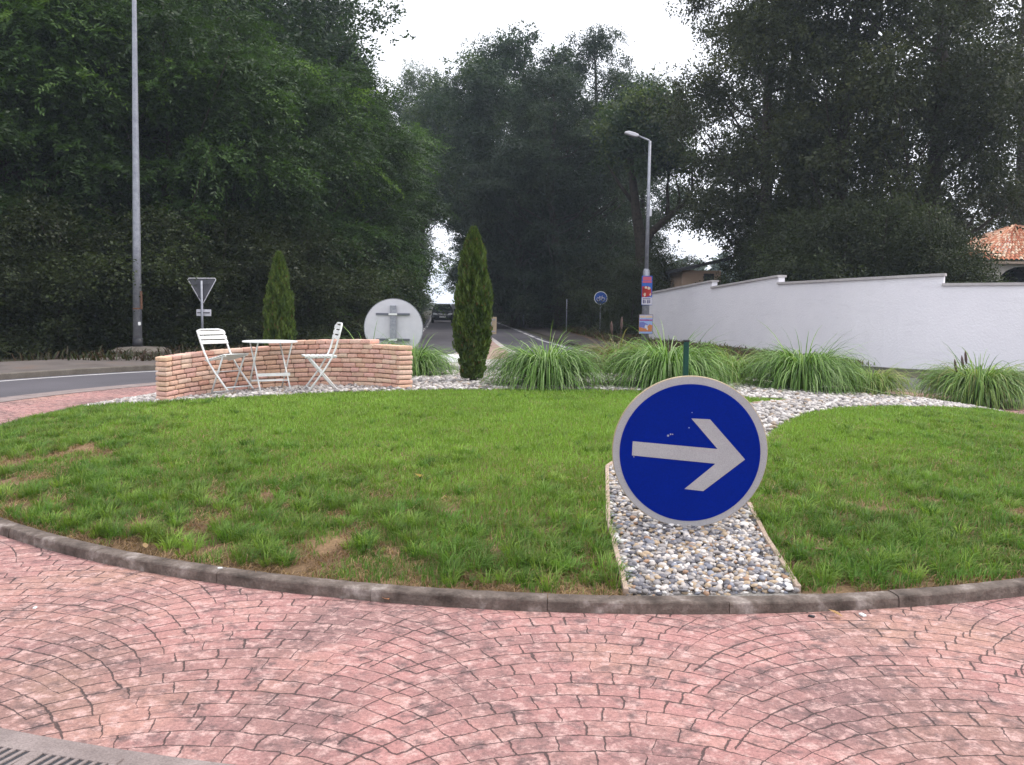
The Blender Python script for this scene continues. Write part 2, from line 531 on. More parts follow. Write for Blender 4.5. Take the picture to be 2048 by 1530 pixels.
def ribbon(name, pts, w, z, mat, dash=None):
    m = MB()
    for (x0, y0), (x1, y1) in zip(pts, pts[1:]):
        L = math.hypot(x1 - x0, y1 - y0); tx, ty = (x1 - x0) / L, (y1 - y0) / L
        s = 0
        while s < L:
            e = min(L, s + (dash[0] if dash else L))
            a = (x0 + tx * s, y0 + ty * s); b = (x0 + tx * e, y0 + ty * e)
            nx, ny = -ty * w / 2, tx * w / 2
            m.add([(a[0] - nx, a[1] - ny, z), (b[0] - nx, b[1] - ny, z), (b[0] + nx, b[1] + ny, z), (a[0] + nx, a[1] + ny, z)], [(0, 1, 2, 3)])
            s = e + (dash[1] if dash else 1)
    o = m.build(name, mat)
    return tag(o, kind='structure')
ribbon('edge_line', [(x + 0.3, y) for x, y in ROADL[3:]], 0.16, 0.003, WPAINT, (3.0, 1.2))
ribbon('edge_line', [(x - 0.3, y) for x, y in ROADR[3:]], 0.16, 0.003, WPAINT, (3.0, 0.8))
ring('edge_line', RO - 0.42, RO - 0.28, None, 0.005, WPAINT, 122, 215, 60)
ring('outer_kerb', RO, RO + 0.16, -0.03, 0.12, KERB2, 124, 215, 70)
ring('outer_kerb', RO, RO + 0.16, -0.03, 0.10, KERB2, -45, 44, 70)
ring('pavement', RO + 0.16, RO + 3.4, None, 0.115, PAVE, 124, 215, 60)
ring('pavement', RO + 0.16, RO + 3.6, None, 0.095, PAVE, -45, 44, 60)
# cycle path and leaf-strewn verge on the right of the road ahead, verge on its left
PR = [(x + 0.5, y) for x, y in ROADR[2:]]; PR2 = [(x + 2.3, y) for x, y in ROADR[2:]]
PATHM = mottled('path_asphalt_shaded', (0.045, 0.038, 0.038), (0.075, 0.06, 0.056), 1.2, 0.92, fine=60, c3=(0.1, 0.06, 0.045), world=True)  # path colour darkened to stand for the shade under the tree canopy
sheet('path', PR + PR2[::-1], 0.006, PATHM)
sheet('verge', PR2 + [(60, 420), (30, 60), (13, 34), (9, 28)], 0.012, LITTER)
VL = [(x - 0.35, y) for x, y in ROADL[2:]]
sheet('verge', VL[::-1] + [(-8.5, 27), (-14, 29), (-40, 60), (-120, 420)], 0.01, GROUND)

# ------------------------------------------------------------------ central island
def pd(px, py):
    p = dome(px, py); return (p.x, p.y)
PATH_L = [pd(1252, 1188), pd(1216, 1045), pd(1214, 938)]
PATH_R = [pd(1597, 1182), pd(1532, 1082), pd(1497, 1012)]
LAWN_MAIN = [pd(1252, 1188)] + [(ICX + 7.6 * math.cos(R(a)) / EK, ICY + 7.6 * math.sin(R(a))) for a in (-86, -95, -105, -115, -125, -135, -145, -155, -165, -175, -184, -192)] + \
    [pd(165, 817), pd(310, 806), pd(480, 795), pd(650, 786), pd(820, 781), pd(1000, 779), pd(1200, 780), pd(1400, 788), pd(1500, 796), pd(1592, 801), pd(1510, 808), pd(1420, 850), pd(1300, 900)] + PATH_L[::-1][:2]
LAWN_RIGHT = [pd(1597, 1182), pd(1532, 1082), pd(1497, 1012), pd(1500, 930), pd(1530, 875), pd(1565, 845), pd(1610, 826), pd(1680, 815), pd(1800, 813), pd(1920, 818), pd(2040, 829), pd(2200, 850)] + \
    [(ICX + 7.6 * math.cos(R(a)) / EK, ICY + 7.6 * math.sin(R(a))) for a in (-5, -15, -25, -35, -45, -55, -65, -72)]
def is_lawn(x, y):
    return inpoly(x, y, LAWN_MAIN) | inpoly(x, y, LAWN_RIGHT)

# the mound itself
nr, na = 170, 640
rr = np.concatenate([np.linspace(0.02, 4.9, nr - 90), np.linspace(4.93, IR + 0.05, 90)])
aa = np.linspace(0, 2 * np.pi, na, endpoint=False)
rg, ag = np.meshgrid(rr, aa, indexing='ij')
vx = ICX + rg * np.cos(ag) / EK; vy = ICY + rg * np.sin(ag)
vz = zdome(vx, vy); vz = np.where(rg >= IR, 0.045, vz) - 0.012 + (0.03 * (vnoise(vx, vy, 0.35, 3) - 0.5) + 0.016 * (vnoise(vx, vy, 0.09, 8) - 0.5)) * (rg < 7.1)
V = np.stack([vx, vy, vz], -1).reshape(-1, 3)
i, j = np.meshgrid(np.arange(nr - 1), np.arange(na), indexing='ij')
F = np.stack([i * na + j, (i + 1) * na + j, (i + 1) * na + (j + 1) % na, i * na + (j + 1) % na], -1).reshape(-1, 4)
lw = is_lawn(V[:, 0], V[:, 1])
nz = vnoise(V[:, 0], V[:, 1], 0.5, 5)[:, None]
soil = np.where(lw[:, None], np.where((irad(V[:, 0], V[:, 1]) < 6)[:, None], np.array([0.13, 0.14, 0.04]), np.array([0.2, 0.13, 0.075])) * (0.7 + 0.5 * nz), np.array([0.26, 0.24, 0.22]) * (0.7 + 0.5 * nz))
SOIL = tinted('soil', 0.95, 0.1, 0, 55, (0.55, 1.45))
tag(fast('island_ground', V, F, SOIL, soil, smooth=True), kind='structure')

# kerb round the island, in one-metre stones
mk = MB()
nk = 46
for q in range(nk):
    a0 = 2 * math.pi * q / nk + 0.002 / IR; a1 = 2 * math.pi * (q + 1) / nk - 0.002 / IR
    dz = random.uniform(-0.004, 0.004); dr = random.uniform(-0.006, 0.006)
    prof = [(7.42, -0.02), (7.418, 0.03), (7.414, 0.058), (7.409, 0.065), (7.4, 0.069), (7.36, 0.071), (7.316, 0.071), (7.306, 0.066), (7.306, -0.02)]
    vs = []; fs = []; ns = 25; kk = len(prof)
    for t in range(ns):
        a = a0 + (a1 - a0) * t / (ns - 1)
        for r_, z_ in prof:
            jr = (vnoise(np.array(a * 150), np.array(r_ * 40 + z_ * 90), 1.0, 2) - 0.5) * 0.004 + (vnoise(np.array(a * 400), np.array(r_ * 90 + z_ * 120), 1.0, 4) - 0.5) * 0.005
            vs.append((ICX + (r_ + dr + jr) * math.cos(a) / EK, ICY + (r_ + dr + jr) * math.sin(a), z_ + (dz + jr if z_ > 0 else 0)))
    for t in range(ns - 1):
        fs += [(t * kk + w, t * kk + w + 1, (t + 1) * kk + w + 1, (t + 1) * kk + w) for w in range(kk - 1)]
    fs += [tuple(range(kk)), tuple((ns - 1) * kk + w for w in range(kk))[::-1]]
    mk.add(vs, fs)
tag(mk.build('island_kerb', CONC), kind='structure')

# grass
def blades(x, y, z, L, wd, lean, az, col, up=1.0):
    """curved three-point blades -> triangles+quad as two quads degenerate-free: 5 verts"""
    n = len(x)
    d = np.stack([np.cos(az), np.sin(az), np.zeros(n)], -1)
    s = np.stack([-np.sin(az + 0.6), np.cos(az + 0.6), np.zeros(n)], -1) * (wd / 2)[:, None]
    p0 = np.stack([x, y, z], -1)
    zz = np.array([0, 0, 1.0])
    p1 = p0 + d * (L * lean * 0.35)[:, None] + zz * (L * 0.55)[:, None]
    p2 = p0 + d * (L * lean)[:, None] + zz * (L * (1 - 0.35 * lean))[:, None]
    V = np.stack([p0 - s, p0 + s, p1 + s * 0.8, p1 - s * 0.8, p2 + s * 0.15, p2 - s * 0.15], 1).reshape(-1, 3)
    b = np.arange(n)[:, None] * 6
    F = np.concatenate([b + [0, 1, 2, 3], b + [3, 2, 4, 5]], 0)
    C = np.repeat(col, 6, 0)
    return V, F, C

def lawn():
    out = []
    N = 1500000
    # denser near the camera
    x = rng.uniform(-7, 8.8, N); y = rng.uniform(4.6, 19.6, N)
    d = np.hypot(x, y)
    keep = rng.random(N) < np.clip((6.2 / d) ** 1.2, 0.3, 1)
    x, y = x[keep], y[keep]
    r = irad(x, y)
    k = (r < 7.27) & is_lawn(x, y)
    k &= ~inpoly(x, y, [PATH_L[0], PATH_L[1], PATH_L[2], PATH_R[2], PATH_R[1], PATH_R[0]])
    x, y, r = x[k], y[k], r[k]
    d = np.hypot(x, y)
    n1 = vnoise(x, y, 0.55, 11); n2 = vnoise(x, y, 0.17, 12); n3 = vnoise(x, y, 1.6, 13); n4 = vnoise(x, y, 0.07, 14)
    edge = np.clip((r - 4.6) / 2.6, 0, 1)                 # 1 at the kerb, 0 inside: thin, tufty grass near the kerb
    n5 = vnoise(x, y, 0.28, 15); cover = 0.2 * n1 + 0.3 * n5 + 0.33 * n2 + 0.17 * n4
    thr = 0.10 + 0.37 * edge ** 1.3 + 0.22 * (n3 - 0.5) * edge
    k = (cover > thr) & (rng.random(len(x)) < np.clip((cover - thr) / 0.12 + 0.06, 0, 1))
    x, y, r, d, n1, n2, n3, n4, edge, cover, thr = [q[k] for q in (x, y, r, d, n1, n2, n3, n4, edge, cover, thr)]
    n = len(x)
    tuft = np.clip((cover - thr) / 0.25, 0, 1)
    L = (0.028 + 0.04 * tuft ** 1.3 * (0.15 + edge) + 0.012 * rng.random(n)) * rng.uniform(0.6, 1.35, n)
    wd = np.clip(0.0042 + 0.0006 * (d - 5), 0.004, 0.011) * rng.uniform(0.7, 1.3, n)
    lean = rng.uniform(0.1, 0.9, n)
    az = rng.uniform(0, 2 * np.pi, n)
    t = np.clip(1 - edge * 1.0 + 0.5 * (n3 - 0.5) + rng.normal(0, 0.18, n), 0, 1)[:, None]
    ca = np.array([0.095, 0.195, 0.033]); cb = np.array([0.195, 0.31, 0.05])
    col = ca * (1 - t) + cb * t
    yl = (rng.random(n) < 0.025 + 0.10 * edge)[:, None]
    col = np.where(yl, np.array([0.27, 0.24, 0.1]), col) * rng.uniform(0.75, 1.25, (n, 1)) * (1 + (0.25 + 0.35 * edge) * (vnoise(x, y, 0.3, 21) - 0.5))[:, None]
    z = zdome(x, y) - 0.012
    out = blades(x, y, z, L, wd, lean, az, col)
    return out
def tufts(NT):
    x = rng.uniform(-7, 8.8, NT); y = rng.uniform(4.6, 11.5, NT); r = irad(x, y)
    e = np.clip((r - 3.6) / 3.4, 0, 1)
    k = (r < 7.22) & is_lawn(x, y) & (rng.random(NT) < 0.04 + 0.96 * e ** 1.6) & (vnoise(x, y, 0.45, 31) * 0.6 + vnoise(x, y, 0.18, 32) * 0.4 > 0.42)
    x, y, r, e = x[k], y[k], r[k], e[k]; nt_ = len(x)
    size = rng.uniform(0.35, 1.0, nt_) ** 1.4 * (0.55 + 0.45 * e)
    cnt = (12 + 55 * size).astype(int)
    idx = np.repeat(np.arange(nt_), cnt); n = len(idx)
    rr_ = 0.055 * size[idx] * np.sqrt(rng.random(n)); az = rng.uniform(0, 6.283, n)
    bx, by = x[idx] + rr_ * np.cos(az), y[idx] + rr_ * np.sin(az)
    k = is_lawn(bx, by) & (irad(bx, by) < 7.3)
    bx, by, az, idx = bx[k], by[k], az[k], idx[k]; n = len(idx)
    L = (0.035 + 0.085 * size[idx]) * rng.uniform(0.5, 1.25, n)
    tint = rng.uniform(0.65, 1.35, nt_)[idx][:, None] * rng.uniform(0.75, 1.25, (n, 1))
    h = rng.random(nt_)[idx][:, None]
    col = (np.array([0.09, 0.185, 0.032]) * (1 - h) + np.array([0.19, 0.27, 0.05]) * h) * tint
    return blades(bx, by, zdome(bx, by) - 0.012, L, rng.uniform(0.004, 0.0075, n), rng.uniform(0.25, 1.15, n), az + rng.normal(0, 0.5, n), col)
V, F, C = lawn()
V2, F2, C2 = tufts(15000)
F = np.concatenate([F, F2 + len(V)]); V = np.concatenate([V, V2]); C = np.concatenate([C, C2])
tag(fast('lawn_grass', V, F, GRASS, C), 'short green lawn grass growing thin and patchy near the kerb', 'grass', kind='stuff')
# dry thatch on the bare patches
N = 420000
x = rng.uniform(-7, 8.8, N); y = rng.uniform(4.6, 11, N); r = irad(x, y)
k = (r < 7.29) & is_lawn(x, y) & (rng.random(N) < np.clip((r - 4.6) / 2.0, 0.0, 1)) & (vnoise(x, y, 0.12, 41) > 0.3); x, y = x[k], y[k]; n = len(x)
h = vnoise(x, y, 0.2, 42)[:, None]
col = (np.array([0.36, 0.25, 0.14]) * h + np.array([0.17, 0.1, 0.055]) * (1 - h)) * rng.uniform(0.5, 1.5, (n, 1))
V, F, C = blades(x, y, zdome(x, y) - 0.01, rng.uniform(0.015, 0.06, n), rng.uniform(0.003, 0.007, n), rng.uniform(0.7, 2.4, n), rng.uniform(0, 6.28, n), col)
tag(fast('dry_thatch', V, F, GRASS, C), 'dry brown thatch lying on bare soil beside the kerb', 'dry grass', kind='stuff')

# pebbles
def ico(sub):
    bm = bmesh.new(); bmesh.ops.create_icosphere(bm, subdivisions=sub, radius=1)
    bm.verts.ensure_lookup_table()
    v = np.array([q.co[:] for q in bm.verts]); f = np.array([[w.index for w in q.verts] for q in bm.faces]); bm.free()
    return v, f
def pebbles(x, y, z, size, sub, palette, w, flat=0.6):
    bv, bf = ico(sub)
    n = len(x); nv = len(bv)
    sc = np.stack([size * rng.uniform(0.85, 1.35, n), size * rng.uniform(0.65, 1.0, n), size * rng.uniform(0.45, 0.75, n) * flat / 0.6], -1)
    P = bv[None] * sc[:, None]
    P *= 1 + 0.12 * np.sin(bv[None, :, [1, 2, 0]] * 2.3 + rng.uniform(0, 6.28, (n, 1, 3)))
    a = rng.uniform(0, 6.28, n); t = rng.normal(0, 0.35, n)
    ct, s_t = np.cos(t)[:, None], np.sin(t)[:, None]
    y1 = P[..., 1] * ct - P[..., 2] * s_t; z1 = P[..., 1] * s_t + P[..., 2] * ct
    ca, sa = np.cos(a)[:, None], np.sin(a)[:, None]
    X = P[..., 0] * ca - y1 * sa; Y = P[..., 0] * sa + y1 * ca
    V = np.stack([X + x[:, None], Y + y[:, None], z1 + z[:, None]], -1).reshape(-1, 3)
    F = (bf[None] + (np.arange(n) * nv)[:, None, None]).reshape(-1, 3)
    pal = np.array(palette)[rng.choice(len(palette), n, p=np.array(w) / sum(w))] * rng.uniform(0.8, 1.15, (n, 1))
    return V, F, np.repeat(pal, nv, 0)
PAL = [(0.5, 0.45, 0.41), (0.3, 0.275, 0.265), (0.2, 0.19, 0.2), (0.4, 0.3, 0.2), (0.12, 0.115, 0.13), (0.66, 0.63, 0.6), (0.36, 0.22, 0.14), (0.22, 0.225, 0.26)]
PW = [20, 22, 16, 12, 8, 12, 4, 8]
BED = [PATH_L[0], PATH_L[1], PATH_L[2], pd(1300, 900), pd(1500, 930), PATH_R[2], PATH_R[1], PATH_R[0]]
def scatter(poly, n, mind, extra=None):
    xs = [p[0] for p in poly]; ys = [p[1] for p in poly]
    x = rng.uniform(min(xs), max(xs), n); y = rng.uniform(min(ys), max(ys), n)
    k = inpoly(x, y, poly) & (irad(x, y) < 7.28)
    if extra is not None:
        k &= extra(x, y)
    return x[k], y[k]
x, y = scatter(BED, 16000, 0)
n = len(x)
z = zdome(x, y) + rng.uniform(-0.022, 0.016, n)
V, F, C = pebbles(x, y, z, rng.uniform(0.011, 0.024, n), 2, PAL, PW)
tag(fast('pebble_bed', V, F, PEB, C, smooth=True), 'mixed grey, white and tan river pebbles filling the bed under the blue sign', 'pebbles', kind='stuff')
N = 120000
x = rng.uniform(-6.6, 8.2, N); y = rng.uniform(6.5, 19.4, N)
k = (irad(x, y) < 7.27) & ~is_lawn(x, y) & ~inpoly(x, y, BED)
x, y = x[k], y[k]; n = len(x)
k = rng.random(n) < np.where(y > 15.5, 0.5, 1); x, y = x[k], y[k]; n = len(x)
print('gravel', n)
V, F, C = pebbles(x, y, zdome(x, y) + rng.uniform(-0.02, 0.022, n), rng.uniform(0.02, 0.042, n), 1,
                  [(0.5, 0.46, 0.43), (0.38, 0.35, 0.33), (0.24, 0.22, 0.215), (0.62, 0.58, 0.55), (0.36, 0.28, 0.21)], [30, 28, 20, 14, 8])
tag(fast('gravel', V, F, PEB, C, smooth=False), 'pale crushed gravel spread between lawn, brick wall and ornamental grasses', 'gravel', kind='stuff')

# timber edging of the pebble bed
def board(a, b, label, h=0.085, th=0.028):
    a = Vector((a[0], a[1], float(zdome(*a)))); b = Vector((b[0], b[1], float(zdome(*b))))
    d = b - a; L = d.length; d.normalize()
    s = Vector((-d.y, d.x, 0)).normalized(); u = d.cross(s) * -1
    if u.z < 0: u = -u
    m = MB()
    e = 0.003
    rot = Matrix((d, s, u)).transposed()
    m.box((0, 0, -h / 2 + 0.03), (L - 0.004, th, h), rot)
    o = m.build('edging_board', WOOD, loc=(a + b) / 2, bevel=0.004)
    tag(o, label, 'edging board', 'timber boards edging the pebble bed')
board(PATH_L[0], PATH_L[1], 'pale timber board left of the pebbles, its lower end on the kerb')
board(PATH_L[1], PATH_L[2], 'pale timber board left of the pebbles, upper one behind the kink')
board(PATH_L[2], pd(1226, 930), 'short stub of timber board ending the bed just left of the sign')
board(PATH_R[0], PATH_R[1], 'pale timber board right of the pebbles, its lower end on the kerb')
board(PATH_R[1], PATH_R[2], 'pale timber board right of the pebbles, running up behind the sign')
board(pd(1505, 809), pd(1592, 803), 'distant timber board between lawn tip and gravel, right above the sign')

# ------------------------------------------------------------------ blue arrow sign
def frame(center, yaw, tilt=0.0, spin=0.0):
    """local axes of a plate facing -y: X right, Y up (spun), N towards the viewer"""
    n = Vector((math.sin(yaw) * math.cos(tilt), -math.cos(yaw) * math.cos(tilt), math.sin(tilt)))
    r = Vector((math.cos(yaw), math.sin(yaw), 0))
    u = n.cross(r)
    r2 = r * math.cos(spin) + u * math.sin(spin); u2 = u * math.cos(spin) - r * math.sin(spin)
    return r2, u2, n
def circ(r, n=64, cx=0, cy=0):
    return [(cx + r * math.cos(2 * math.pi * k / n), cy + r * math.sin(2 * math.pi * k / n)) for k in range(n)]
SD = 5.72
sc = at(1379, 905, SD)
k_ = SD / FPX * 1.004
base = Vector((sc.x, sc.y + 0.06, float(zdome(sc.x, sc.y + 0.06))))
sg = empty('direction_sign', base, 'large round blue sign with grey arrow pointing right, standing in the pebbles', 'road sign')
r_, u_, n_ = frame(sc, R(-4), R(-2.5), 0)
off = sc - base
pl = MB().prism(circ(155 * k_, 96), off + n_ * -0.03, r_, u_, 0.028)
pl.build('rim', RIMG, sg, bevel=0.003)
fc = MB().prism(circ(153.5 * k_, 96), off, r_, u_, 0.003)
bo = fc.build('plate', REFL, sg)
bf = MB().prism(circ(140 * k_, 96, 0, -1 * k_), off + n_ * 0.0045, r_, u_, 0.002).build('blue_face', BLUE, sg)
ap = [(1264.7, 884), (1264, 913), (1431, 926), (1371, 979.5), (1408.5, 983), (1489, 916), (1417, 836), (1380, 835), (1434, 896)]
MB().prism([((a - 1379) * k_, -(b - 905) * k_) for a, b in ap], off + n_ * 0.0085, r_, u_, 0.002).build('arrow', REFL, sg)
for a, b, q in ((1335, 871, 2.2), (1340, 868, 1.6), (1344, 868, 1.3), (1376, 854, 1.2), (1381, 823, 1.0), (1268, 916, 1.1)):
    dm = MB().prism(circ(q * k_, 8, (a - 1379) * k_, -(b - 905) * k_), off + n_ * 0.0075, r_, u_, 0.003)
    dm.build('scratch_mark', REFL, sg)
gp = at(1374, 683, SD + 0.09)
pm = MB(); hh = gp.z - base.z
pm.box((gp.x - base.x, 0.05, hh / 2 - 0.15), (0.033, 0.033, hh + 0.3))
pm.build('post', GREENP, sg, bevel=0.008)
MB().box((gp.x - base.x, 0.05, hh + 0.004), (0.037, 0.037, 0.012)).build('post_cap', DARKM, sg, bevel=0.004)
for zz in (0.25, 0.62):
    MB().box((gp.x - base.x, 0.018, zz), (0.5, 0.03, 0.04)).build('bracket', GALV, sg)

# ------------------------------------------------------------------ back of the round sign behind the wall
def sign_back(c, dia, post_d, label, plate, group=None, bars=True):
    b = Vector((c.x, c.y, float(zdome(c.x, c.y))))
    e = empty('round_sign', b, label, 'road sign', group)
    o = c - b
    r2, u2, n2 = frame(c, R(2))
    MB().prism(circ(dia / 2, 64), o, r2, u2, -0.02).build('plate', plate, e, bevel=0.004)
    t = MB().lathe([(dia / 2 - 0.006, -0.03), (dia / 2 + 0.006, -0.03), (dia / 2 + 0.006, 0.0), (dia / 2 - 0.006, 0.0), (dia / 2 - 0.006, -0.03)], 64, o, Matrix((r2, u2, n2)).transposed())
    t.build('flange', GALV, e)
    MB().box((0.0, -0.05, (o.z + dia * 0.39) / 2 - 0.1), (post_d, 0.05, o.z + dia * 0.39 + 0.2)).build('post', GALV, e, bevel=0.006)
    if bars:
        for q in (0.237, -0.2):
            MB().box((o.x - 0.01, -0.012, o.z + dia * q), (dia * 0.58, 0.024, 0.035)).build('mounting_rail', RAIL, e)
            MB().box((o.x, -0.085, o.z + dia * q), (post_d + 0.04, 0.012, 0.03)).build('clamp', WHITEM, e)
    return e
sign_back(at(787, 656, 15.1), 0.95, 0.1, 'grey back of a large round sign with two rails, behind the brick wall', SBACK)
sign_back(at(759, 606, 42), 0.6, 0.07, 'small distant round sign seen from behind, peeping over the larger grey one', SBACK2)

# ------------------------------------------------------------------ curved brick wall
def rounded_block():
    bm = bmesh.new(); bmesh.ops.create_cube(bm, size=1)
    bmesh.ops.bevel(bm, geom=list(bm.edges), offset=0.12, segments=2, affect='EDGES', profile=0.5)
    bm.verts.ensure_lookup_table()
    v = [q.co.copy() for q in bm.verts]; f = [[w.index for w in q.verts] for q in bm.faces]; bm.free()
    return v, f
bwx0, bwy0 = -4.52, 12.05
A = Vector(dome(322, 803).xy); B = Vector(dome(812, 779).xy); sag = 0.9
ch = (B - A).length; Rw = (ch * ch / 4 + sag * sag) / (2 * sag)
mid = (A + B) / 2; ax = (B - A).normalized(); nn = Vector((-ax.y, ax.x))
wc = mid + nn * (sag - Rw)
half = math.asin(ch / 2 / Rw)
def wpt(t, off=0.0):       # t 0..1 along the arc
    a = -half + 2 * half * t
    d = ax * math.sin(a) + nn * math.cos(a)
    return wc + d * (Rw + off), d, a
arc = 2 * half * Rw
bmw = MB(); cap = MB(); core = MB()
tv, tf = rounded_block()
def brick(t, L, z, h, mb, dpt=0.2, bright=1.0):
    p, d, a = wpt(t)
    tg = Vector((d.y, -d.x)) if Vector((d.y, -d.x)).dot(ax) > 0 else Vector((-d.y, d.x))
    jl, jh, jd = L - random.uniform(0.009, 0.015), h - random.uniform(0.006, 0.011), dpt * random.uniform(0.97, 1.03)
    jo = random.uniform(-0.006, 0.006)
    f_ = random.uniform(0.92, 1.08); c = (0.66 * f_, random.uniform(0.39, 0.44) * f_, random.uniform(0.3, 0.34) * f_)
    if random.random() < 0.25: c = (random.uniform(0.66, 0.72), random.uniform(0.47, 0.5), random.uniform(0.36, 0.39))
    if random.random() < 0.1: c = (0.6, 0.33, 0.25)
    vs = []
    for q in tv:
        # shallow corner rounding in metres rather than proportion
        lx = math.copysign(min(abs(q.x) , 0.5), q.x)
        x_ = (0.5 - (0.5 - abs(lx)) * 0.12 / max(jl, 0.01) * 1.0) * math.copysign(1, lx) * jl if abs(lx) > 0.2 else lx * jl
        y_ = (0.5 - (0.5 - abs(q.y)) * 0.1 / jd) * math.copysign(1, q.y) * jd
        z_ = (0.5 - (0.5 - abs(q.z)) * 0.1 / jh) * math.copysign(1, q.z) * jh
        w = random.uniform(-0.0025, 0.0025)
        v2 = p + tg * x_ + d * (y_ + jo + w)
        vs.append((v2.x, v2.y, z + wbase(t + x_ / arc) + h / 2 + z_ + w))
    mb.add(vs, tf, tuple(k * bright for k in c))
zb = 0.27
CH = 0.0635
zA, zB = float(zdome(A.x, A.y)), float(zdome(B.x, B.y))
def wbase(t):
    return zA + (zB - zA) * (1 - (1 - min(max(t, 0), 1)) ** 2)
for cN in range(-2, 10):
    z_row = cN * CH
    t = -random.uniform(0, 0.5) * 0.2 / arc
    first = True
    while t < 1:
        L = random.uniform(0.14, 0.215)
        t0 = max(t, 0); t1 = min(1, t + L / arc)
        if 1 - t1 < 0.06 / arc * 1.0: t1 = 1
        if (t1 - t0) * arc > 0.05:
            tm = (t0 + t1) / 2
            lo, hi = 0.405, 0.80       # taller middle section
            top = 9 if lo < tm < hi else 8
            # the left end sits a little lower with the ground
            drop = 0.0
            if cN <= top:
                brick(tm, (t1 - t0) * arc, z_row + drop, CH, bmw)
        t = t1
wall = bmw.build('brick_wall', BRICK, smooth='auto')
tag(wall, 'low curved wall of pale pink bricks behind the bistro table', 'brick wall')
for q in range(40):
    p0, d0, _ = wpt(q / 40); p1, d1, _ = wpt((q + 1) / 40)
    zt = wbase((q + 0.5) / 40) + (9 if 0.41 < (q + 0.5) / 40 < 0.795 else 8) * CH - 0.03
    a0, a1 = p0 - d0 * 0.078, p0 + d0 * 0.078; b0, b1 = p1 - d1 * 0.078, p1 + d1 * 0.078
    if q == 0: 
        s_ = (p1 - p0) * 0.4; a0 += s_; a1 += s_
    if q == 39:
        s_ = (p0 - p1) * 0.4; b0 += s_; b1 += s_
    core.add([(a0.x, a0.y, 0.2), (a1.x, a1.y, 0.2), (b1.x, b1.y, 0.2), (b0.x, b0.y, 0.2), (a0.x, a0.y, zt), (a1.x, a1.y, zt), (b1.x, b1.y, zt), (b0.x, b0.y, zt)],
             [(0, 1, 5, 4), (1, 2, 6, 5), (2, 3, 7, 6), (3, 0, 4, 7), (4, 5, 6, 7)])
MORTAR = mottled('mortar', (0.17, 0.12, 0.095), (0.24, 0.17, 0.135), 12, 0.95)
core.build('mortar', MORTAR, wall)

# ------------------------------------------------------------------ bistro set
def bistro_chair(label, loc, rz):
    """faces local +X; width along Y"""
    e = empty('folding_chair', loc, label, 'chair', 'white folding chairs at the bistro table', rz)
    hw = 0.2
    for s in (-1, 1):
        m = MB(); m.tube([(-0.235, s * hw, 0.865), (-0.2, s * hw, 0.72), (-0.155, s * hw, 0.56), (-0.1, s * hw, 0.43), (0.0, s * hw, 0.27), (0.2, s * hw, 0.0)], 0.0125, 8)
        m.build('leg', WHITEM, e, True)
        m = MB(); m.tube([(0.17, s * (hw - 0.03), 0.44), (0.02, s * (hw - 0.03), 0.26), (-0.2, s * (hw - 0.03), 0.0)], 0.0115, 8)
        m.build('leg', WHITEM, e, True)
    for q0, q1, rq in (((0.165, -hw, 0.04), (0.165, hw, 0.04), 0.009), ((-0.17, -hw + 0.03, 0.035), (-0.17, hw - 0.03, 0.035), 0.009), ((0.0, -hw, 0.275), (0.0, hw, 0.275), 0.006)):
        MB().tube([q0, q1], rq, 6).build('stretcher', WHITEM, e, True)
    m = MB()
    for s in (-1, 1):
        m.box((0.03, s * (hw - 0.03), 0.442), (0.40, 0.022, 0.014))
    m.build('seat_frame', WHITEM, e)
    m = MB()
    for k in range(7):
        m.box((-0.15 + k * 0.06, 0, 0.459), (0.044, 0.40, 0.016), Matrix.Rotation(R(random.uniform(-3, 3)), 3, 'Y'))
    m.build('seat', WHITEM, e, bevel=0.004)
    m = MB()
    tl = Matrix.Rotation(R(-14), 3, 'Y')
    for k, z in enumerate((0.70, 0.765, 0.83)):
        x0 = -0.198 - (z - 0.70) * 0.235
        m.box((x0 + 0.014, 0, z), (0.016, 0.43, 0.05), tl)
    m.build('backrest', WHITEM, e, bevel=0.005)
    m = MB(); m.tube([(-0.235, -hw, 0.862), (-0.243, -hw * 0.7, 0.88), (-0.243, hw * 0.7, 0.88), (-0.235, hw, 0.862)], 0.0125, 8)
    m.build('top_rail', WHITEM, e, True)
    return e
def onis(x, y, dz=0.0):
    return Vector((x, y, float(zdome(x, y)) + dz))
pL = dome(470, 790); pR = dome(640, 782)
cl = bistro_chair('white folding chair left of the table, leaning back and turned towards the camera', dome(462, 789), R(-38))
cl.rotation_euler = (0, R(-13), R(-36)); cl.location.z += 0.035
cr = bistro_chair('white folding chair right of the table, seen almost from the side', dome(643, 781), R(200))
